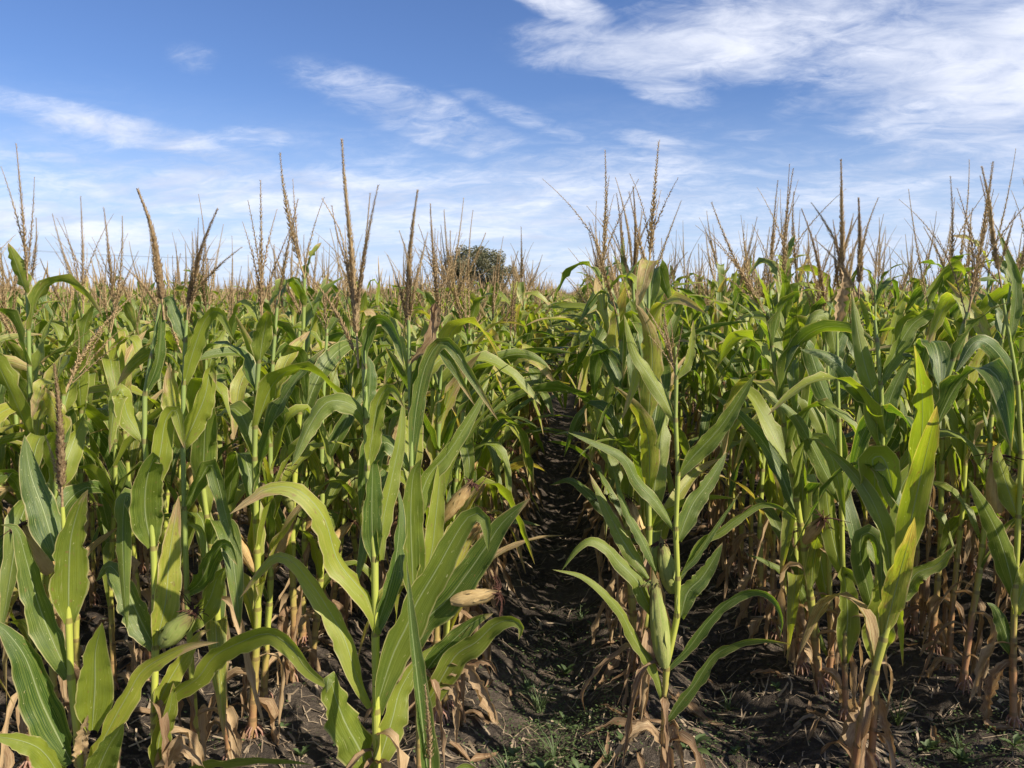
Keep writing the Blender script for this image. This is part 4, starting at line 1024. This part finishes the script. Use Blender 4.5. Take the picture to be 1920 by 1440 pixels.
tag(field, 'unbroken mass of corn rows running back to the horizon with a haze of tan tassels', 'corn field', kind='stuff')
print('field plants', n_)

# ------------------------------------------------------------------ litter and weeds on the soil
lr = np.random.RandomState(21)
mb = MB()
for k in range(13000):
    y = 1.9 + 7 * lr.rand() ** 1.6; x = lr.uniform(-0.8, 0.85) * (y + 0.6)
    L = lr.uniform(0.02, 0.12); a = lr.uniform(0, 6.28); wd = lr.uniform(0.0007, 0.0022) * (1 if lr.rand() < 0.8 else 3)
    z = 0.0
    P3 = np.array([(x - math.cos(a) * L / 2, y - math.sin(a) * L / 2), (x + lr.normal(0, 0.006), y + lr.normal(0, 0.006)), (x + math.cos(a) * L / 2, y + math.sin(a) * L / 2)])
    zz = ground_z(P3[:, 0], P3[:, 1]) + 0.002 + np.array([0, lr.uniform(0.001, 0.014), lr.uniform(0, 0.02)])
    C = np.concatenate([P3, zz[:, None]], 1)
    sd = np.array((-math.sin(a), math.cos(a), lr.uniform(-0.5, 0.5))) * wd
    V = np.concatenate([C - sd, C + sd]); F = [(0, 1, 4, 3), (1, 2, 5, 4)]
    mb.add(V, F, np.tile([0.5, 0.5, lr.rand()], (6, 1)))
tag(link('straw_litter', mb.mesh('straw_litter', [M_STRAW])), 'fine straw and root scraps strewn over the dark soil', 'litter', kind='stuff')
mb = MB()
for k in range(420):
    y = 2.0 + 6 * lr.rand() ** 1.4; x = lr.uniform(-0.8, 0.85) * (y + 0.4)
    # mostly against the rows
    rx = ROWS[np.argmin(np.abs(ROWS - x))]; x = rx + lr.normal(0, 0.15)
    a = lr.uniform(0, 6.28); L = lr.uniform(0.06, 0.28); n = 9
    t = np.linspace(-0.5, 0.5, n); cx = x + np.cos(a + t * lr.uniform(-1, 1)) * L * t; cy = y + np.sin(a + t * lr.uniform(-1, 1)) * L * t
    S = np.stack([cx, cy, ground_z(cx, cy) + 0.008 + 0.02 * np.abs(np.sin(t * lr.uniform(2, 6) + lr.rand() * 3))], 1)
    sd = np.tile(np.array((-math.sin(a), math.cos(a), lr.uniform(-0.6, 0.6))), (n, 1))
    ribbon(mb, S, sd, blade_width(n, lr.uniform(0.012, 0.045)), lr, 5, 1.0, 0.2, 0.006, 3, 0.9, 0.9, 0, 0.002)
tag(link('dead_leaf_litter', mb.mesh('dead_leaf_litter', [M_DRY])), 'curled tan dead corn leaves lying along the row bases', 'litter', kind='stuff')
def weed_leaf(mb, base, a, L, W, th, rng, n=6, M=3):
    generic_leaf(mb, np.asarray(base, float), a, L, W, th, th + rng.uniform(0.2, 0.8), 0.5, 0.2, rng, n, M, 0.0, 0, 0.0, 0, 0, 0.15, 0.4, 0.5)
def rosette(x, y, size, n, label, kind='weed'):
    rng = np.random.RandomState(int((x + 50) * 997 + y * 131) % 99991)
    root = bpy.data.objects.new('weed_plant', None); col.objects.link(root); root.location = (x, y, gz(x, y)); root.empty_display_size = 0.05
    mb = MB(); tube(mb, [(0, 0, -0.01), (0, 0, size * 0.3)], 0.0015, 5); link('stem', mb.mesh('weed_stem', [M_WEED]), root)
    for k in range(n):
        mb = MB(); t = np.linspace(0, 1, 8)
        a = k * 2.4 + rng.uniform(-0.3, 0.3); th0 = rng.uniform(0.5, 1.2)
        D3 = np.array((math.sin(th0) * math.cos(a), math.sin(th0) * math.sin(a), math.cos(th0)))
        S = curve_out((0, 0, size * 0.25 * rng.rand()), D3, size * rng.uniform(0.7, 1.1), 8, (0, 0, -0.25))
        wv = size * 0.38 * np.sin(np.pi * np.clip(0.08 + 0.92 * t, 0, 1)) ** 1.2 / 2 + 0.0006
        ribbon(mb, S, np.tile((-math.sin(a), math.cos(a), 0), (8, 1)), wv, rng, 5, 0.0, 0.2, 0.001, 2, 0.5, 0.4)
        link('leaf', mb.mesh('weed_leaf', [M_WEED]), root)
    tag(root, label, 'weed', 'broadleaf weeds on the soil')
weeds = [(1061, 1236, 0.075, 7, 'biggest pale green broadleaf weed in the middle of the furrow'), (990, 1262, 0.05, 4, 'small upright broadleaf weed left of the furrow middle'),
         (1110, 1180, 0.045, 5, 'little pale weed seedling just left of the slim right-hand plant'), (1058, 1312, 0.05, 4, 'upright two-leafed weed low in the furrow'),
         (962, 1400, 0.055, 5, 'flat broadleaf weed by the left foot of the furrow'), (1018, 1425, 0.085, 8, 'bushy broadleaf weed at the very bottom of the furrow'),
         (1085, 1432, 0.06, 6, 'low weed at the bottom between the furrow and the slim plant'), (1170, 1402, 0.05, 5, 'weed beside the dry leaves of the slim plant'),
         (1300, 1425, 0.085, 6, 'clover-like weed right of the slim plant at the bottom'), (1380, 1395, 0.05, 6, 'round-leafed weed between the slim plant and the right group'),
         (1455, 1310, 0.04, 5, 'tiny seedling beneath the curved yellow-tipped leaf'), (1740, 1385, 0.07, 6, 'pale five-leafed weed right of the ruffled plant'),
         (1800, 1415, 0.08, 8, 'leafy weed near the bottom right corner'), (1900, 1425, 0.06, 6, 'weed in the bottom right corner'),
         (565, 1420, 0.05, 5, 'small weed on the soil under the arching left leaf'), (530, 1375, 0.04, 5, 'tiny seedling under the left dead stalks')]
for px, py, s_, n, lab in weeds:
    g = on_ground(px, py, -0.02); rosette(g[0], g[1], s_, n, lab)
def tuft(x, y, h, n, label):
    rng = np.random.RandomState(int((x + 50) * 883 + y * 71) % 99991)
    root = bpy.data.objects.new('grass_tuft', None); col.objects.link(root); root.location = (x, y, gz(x, y)); root.empty_display_size = 0.05
    for k in range(n):
        mb = MB(); a = rng.uniform(0, 6.28)
        generic_leaf(mb, np.array((rng.normal(0, 0.006), rng.normal(0, 0.006), -0.005)), a, h * rng.uniform(0.6, 1.2), 0.0042, rng.uniform(0.1, 0.6), rng.uniform(0.8, 1.9), 0.6, 0.2, rng, 8, 3, 0.1, 0, 0, 0, 0, 0.3, 0.4, 0.5)
        link('grass_blade', mb.mesh('grass_blade', [M_WEED]), root)
    tag(root, label, 'grass tuft', 'grass tufts on the soil')
for px, py, h, n, lab in [(1012, 1300, 0.16, 26, 'largest grass tuft, in the furrow middle'), (1040, 1390, 0.14, 22, 'grass tuft at the bottom of the furrow'), (950, 1440, 0.12, 16, 'grass tuft at the foot of the left row'),
                          (1685, 1335, 0.17, 26, 'fine upright grass tuft right of the ruffled plant'), (1475, 1250, 0.16, 16, 'grass tuft under the dark leaf left of the right group'),
                          (1365, 1310, 0.10, 14, 'short grass tuft between slim plant and right group'), (1090, 1150, 0.09, 14, 'short grass tuft further up the furrow'),
                          (1140, 1420, 0.10, 14, 'grass tuft by the dry leaf foot of the slim plant'), (1800, 1400, 0.10, 14, 'grass tuft near the bottom right corner weeds')]:
    g = on_ground(px, py, -0.02); tuft(g[0], g[1], h, n, lab)
mb = MB()
for k in range(9000):     # low creeping herbs: uncountable small leaves in patches
    if lr.rand() < 0.45:
        cpx, cpy = [(1000, 1330), (1060, 1340), (1090, 1310), (1030, 1415), (1120, 1370), (1350, 1380), (1770, 1400), (1000, 1230), (1060, 1180), (1870, 1430), (980, 1440)][lr.randint(11)]
        g = on_ground(cpx + lr.normal(0, 55), cpy + lr.normal(0, 34), -0.02); x, y = g[0], g[1]
    else:
        y = 2.1 + 5 * lr.rand() ** 1.5; x = lr.uniform(-0.7, 0.8) * y
    z0 = float(ground_z(np.array([x]), np.array([y]))[0])
    a = lr.uniform(0, 6.28); s_ = lr.uniform(0.006, 0.017); h = lr.uniform(0.002, 0.035); tl = lr.uniform(-0.5, 0.5)
    d3 = np.array((math.cos(a), math.sin(a), tl * 0.6)); s3 = np.array((-math.sin(a), math.cos(a), lr.uniform(-0.4, 0.4)))
    b = np.array((x, y, z0 + h))
    V = [b, b + d3 * s_ * .5 + s3 * s_ * .28, b + d3 * s_, b + d3 * s_ * .5 - s3 * s_ * .28]
    mb.add(V, [(0, 1, 2, 3)], np.tile([0.5, 0.5, 0], (4, 1)))
tag(link('ground_cover', mb.mesh('ground_cover', [M_WEED])), 'patches of tiny creeping weeds on the shaded soil', 'ground cover', kind='stuff')

# ------------------------------------------------------------------ fly on the yellow stalk
fp = at_y(706, 1281, YA) - np.array((0.0, 0.017, 0))
fly = bpy.data.objects.new('fly', None); col.objects.link(fly); fly.location = fp; fly.empty_display_size = 0.01
tag(fly, 'small dark fly sitting on the yellow stalk of the tallest left plant', 'fly')
def ellipsoid(c, r, n=7, m=8):
    mb = MB(); t = np.linspace(0.02, math.pi - 0.02, n)[:, None]; a = np.arange(m)[None] / m * 6.2832
    V = np.stack([c[0] + r[0] * np.sin(t) * np.cos(a), c[1] + r[1] * np.sin(t) * np.sin(a), c[2] + r[2] * np.cos(t) + 0 * a], -1)
    mb.add(V.reshape(-1, 3), grid_faces(n, m, True), np.zeros((n * m, 3))); return mb
link('thorax', ellipsoid((0, 0, 0), (.0022, .0016, .0018)).mesh('fly_thorax', [M_FLY]), fly)
link('abdomen', ellipsoid((.0034, 0, -.0004), (.0028, .0017, .0017)).mesh('fly_abdomen', [M_FLY]), fly)
link('head', ellipsoid((-.0028, 0, .0004), (.0012, .0014, .0013)).mesh('fly_head', [M_FLY]), fly)
for s_ in (-1, 1):
    mb = MB(); mb.add([(0, -.001, .001), (.006, -.0015, .003 * s_ + .0012), (.0065, -.0015, .0012 * s_), (.003, -.001, .0)], [(0, 1, 2, 3)], np.zeros((4, 3)))
    link('wing', mb.mesh('fly_wing', [M_FLY]), fly)
    for k in (-1, 0, 1):
        mb = MB(); tube(mb, [(k * .001, 0, s_ * .001), (k * .002, -.001, s_ * .003), (k * .003, .002, s_ * .0042)], .0002, 3); link('leg', mb.mesh('fly_leg', [M_FLY]), fly)

# ------------------------------------------------------------------ distant trees
def broad_tree(px, top, Yd, width_px, label, seed, bare=False):
    rng = np.random.RandomState(seed)
    c = at_y(px, 553, Yd); H = at_y(px, top, Yd)[2]; Rw = width_px / FPX * Yd / 2
    root = bpy.data.objects.new('tree', None); col.objects.link(root); root.location = (c[0], Yd, 0)
    tag(root, label, 'tree')
    tr = MB(); tube(tr, curve_out((0, 0, -0.3), (0.02, 0, 1), H * (0.72 if bare else .5), 6, (0.03, 0, 0)), np.linspace(0.32, 0.12, 6), 8)
    link('trunk', tr.mesh('tree_trunk', [M_BARK]), root)
    ends = []
    for k in range(11 if not bare else 16):
        a = rng.uniform(0, 6.28); z = H * rng.uniform(0.25, 0.5 if not bare else .7)
        B = curve_out((0.02, 0, z), nz(np.array((math.cos(a), math.sin(a), rng.uniform(0.6, 1.5)))), H * rng.uniform(0.3, 0.5), 6, (math.cos(a) * .1, math.sin(a) * .1, 0.1))
        mb = MB(); tube(mb, B, np.linspace(0.10, 0.025, 6), 5)
        if bare:
            for j in range(22):
                i = rng.randint(1, 6); d = nz(B[-1] - B[0] + rng.normal(0, 0.9, 3)); tube(mb, curve_out(B[i], d, rng.uniform(0.5, 1.4), 4, (0, 0, 0.2)), np.linspace(0.022, 0.008, 4), 3)
        link('limb', mb.mesh('tree_limb', [M_BARK]), root); ends.append(B[-1])
    cl = MB()
    n = 15000 if not bare else 500
    # clumps through the crown volume
    cc = []
    for k in range(34):
        u = nz(rng.normal(0, 1, 3)); r = rng.uniform(0.35, 1.0) ** 0.5
        p_ = np.array((u[0] * Rw * r * 0.86, u[1] * Rw * r * 0.86, H * 0.60 + u[2] * H * 0.36 * r))
        p_[2] = max(p_[2], H * 0.18)
        if p_[0] > 0: p_[2] -= 0.10 * p_[0]
        cc.append(p_)
    cc = np.array(cc); idx = rng.randint(0, len(cc), n)
    C = cc[idx] + nz(rng.normal(0, 1, (n, 3))) * (rng.rand(n, 1) ** 0.45) * Rw * 0.23
    nn = nz(rng.normal(0, 1, (n, 3)) + (0, 0, 0.6)); a_ = nz(np.cross(nn, rng.normal(0, 1, (n, 3)))); b_ = np.cross(nn, a_)
    s_ = rng.uniform(0.10, 0.22, (n, 1)) * (Yd / 120 if not bare else 0.6)
    V = np.stack([C - a_ * s_, C - b_ * s_ * 0.6, C + a_ * s_, C + b_ * s_ * 0.6], 1).reshape(-1, 3)
    k = np.arange(n)[:, None] * 4
    cl.add(V, k + np.array([0, 1, 2, 3]), np.zeros((len(V), 3)))
    link('crown', cl.mesh('tree_crown', [M_TREE], smooth=False), root)
broad_tree(903, 455, 120, 136, 'round dense green tree standing alone beyond the field left of the gap', 3)
broad_tree(830, 474, 135, 90, 'thin nearly bare tree behind the tassels beside the round green one', 5, bare=True)
broad_tree(1392, 537, 300, 26, 'tiny dark tree on the horizon right of the furrow', 7)

# ------------------------------------------------------------------ utility poles and wires
def pole(px, top, Yd, arm_px, label):
    c = at_y(px, 553, Yd); H = at_y(px, top, Yd)[2]
    root = bpy.data.objects.new('utility_pole', None); col.objects.link(root); root.location = (c[0], Yd, 0)
    mb = MB(); tube(mb, [(0, 0, -.5), (0, 0, H)], [0.16, 0.11], 8); link('pole', mb.mesh('pole_shaft', [M_WOOD]), root)
    aw = arm_px / FPX * Yd / 2; az_ = 0.15
    mb = MB(); tube(mb, [(-aw, -az_, H - .35), (aw, az_, H - .35)], 0.09, 4); link('cross_arm', mb.mesh('pole_arm', [M_WOOD]), root)
    for s_ in (-0.95, 0.02, 0.95):
        mb = MB(); tube(mb, [(aw * s_, az_ * s_, H - .30), (aw * s_, az_ * s_, H - .10), (aw * s_, az_ * s_, H - .02)], [0.05, 0.09, 0.04], 6); link('insulator', mb.mesh('pole_insulator', [M_METAL]), root)
    tag(root, label, 'utility pole', 'utility poles beyond the field')
    return np.array((c[0], Yd, H)), aw
pA, awA = pole(393, 484, 190, 25, 'far wooden utility pole with cross arm seen between the left tassels')
pB, awB = pole(-620, 410, 120, 38, 'next utility pole of the line off to the left')
for s_, lab in ((-0.95, 'lowest wire of the far power line at the left'), (0.95, 'upper wire of the far power line at the left')):
    a, b = pA + (awA * s_, 0, -.05), pB + (awB * s_, 0, 0.6)
    t = np.linspace(0, 1, 14)[:, None]; W_ = a + (b - a) * t; W_[:, 2] -= 1.4 * (4 * t * (1 - t))[:, 0]
    mb = MB(); tube(mb, W_, 0.022, 4); tag(link('power_line', mb.mesh('power_line', [M_METAL])), lab, 'power line', 'power lines')
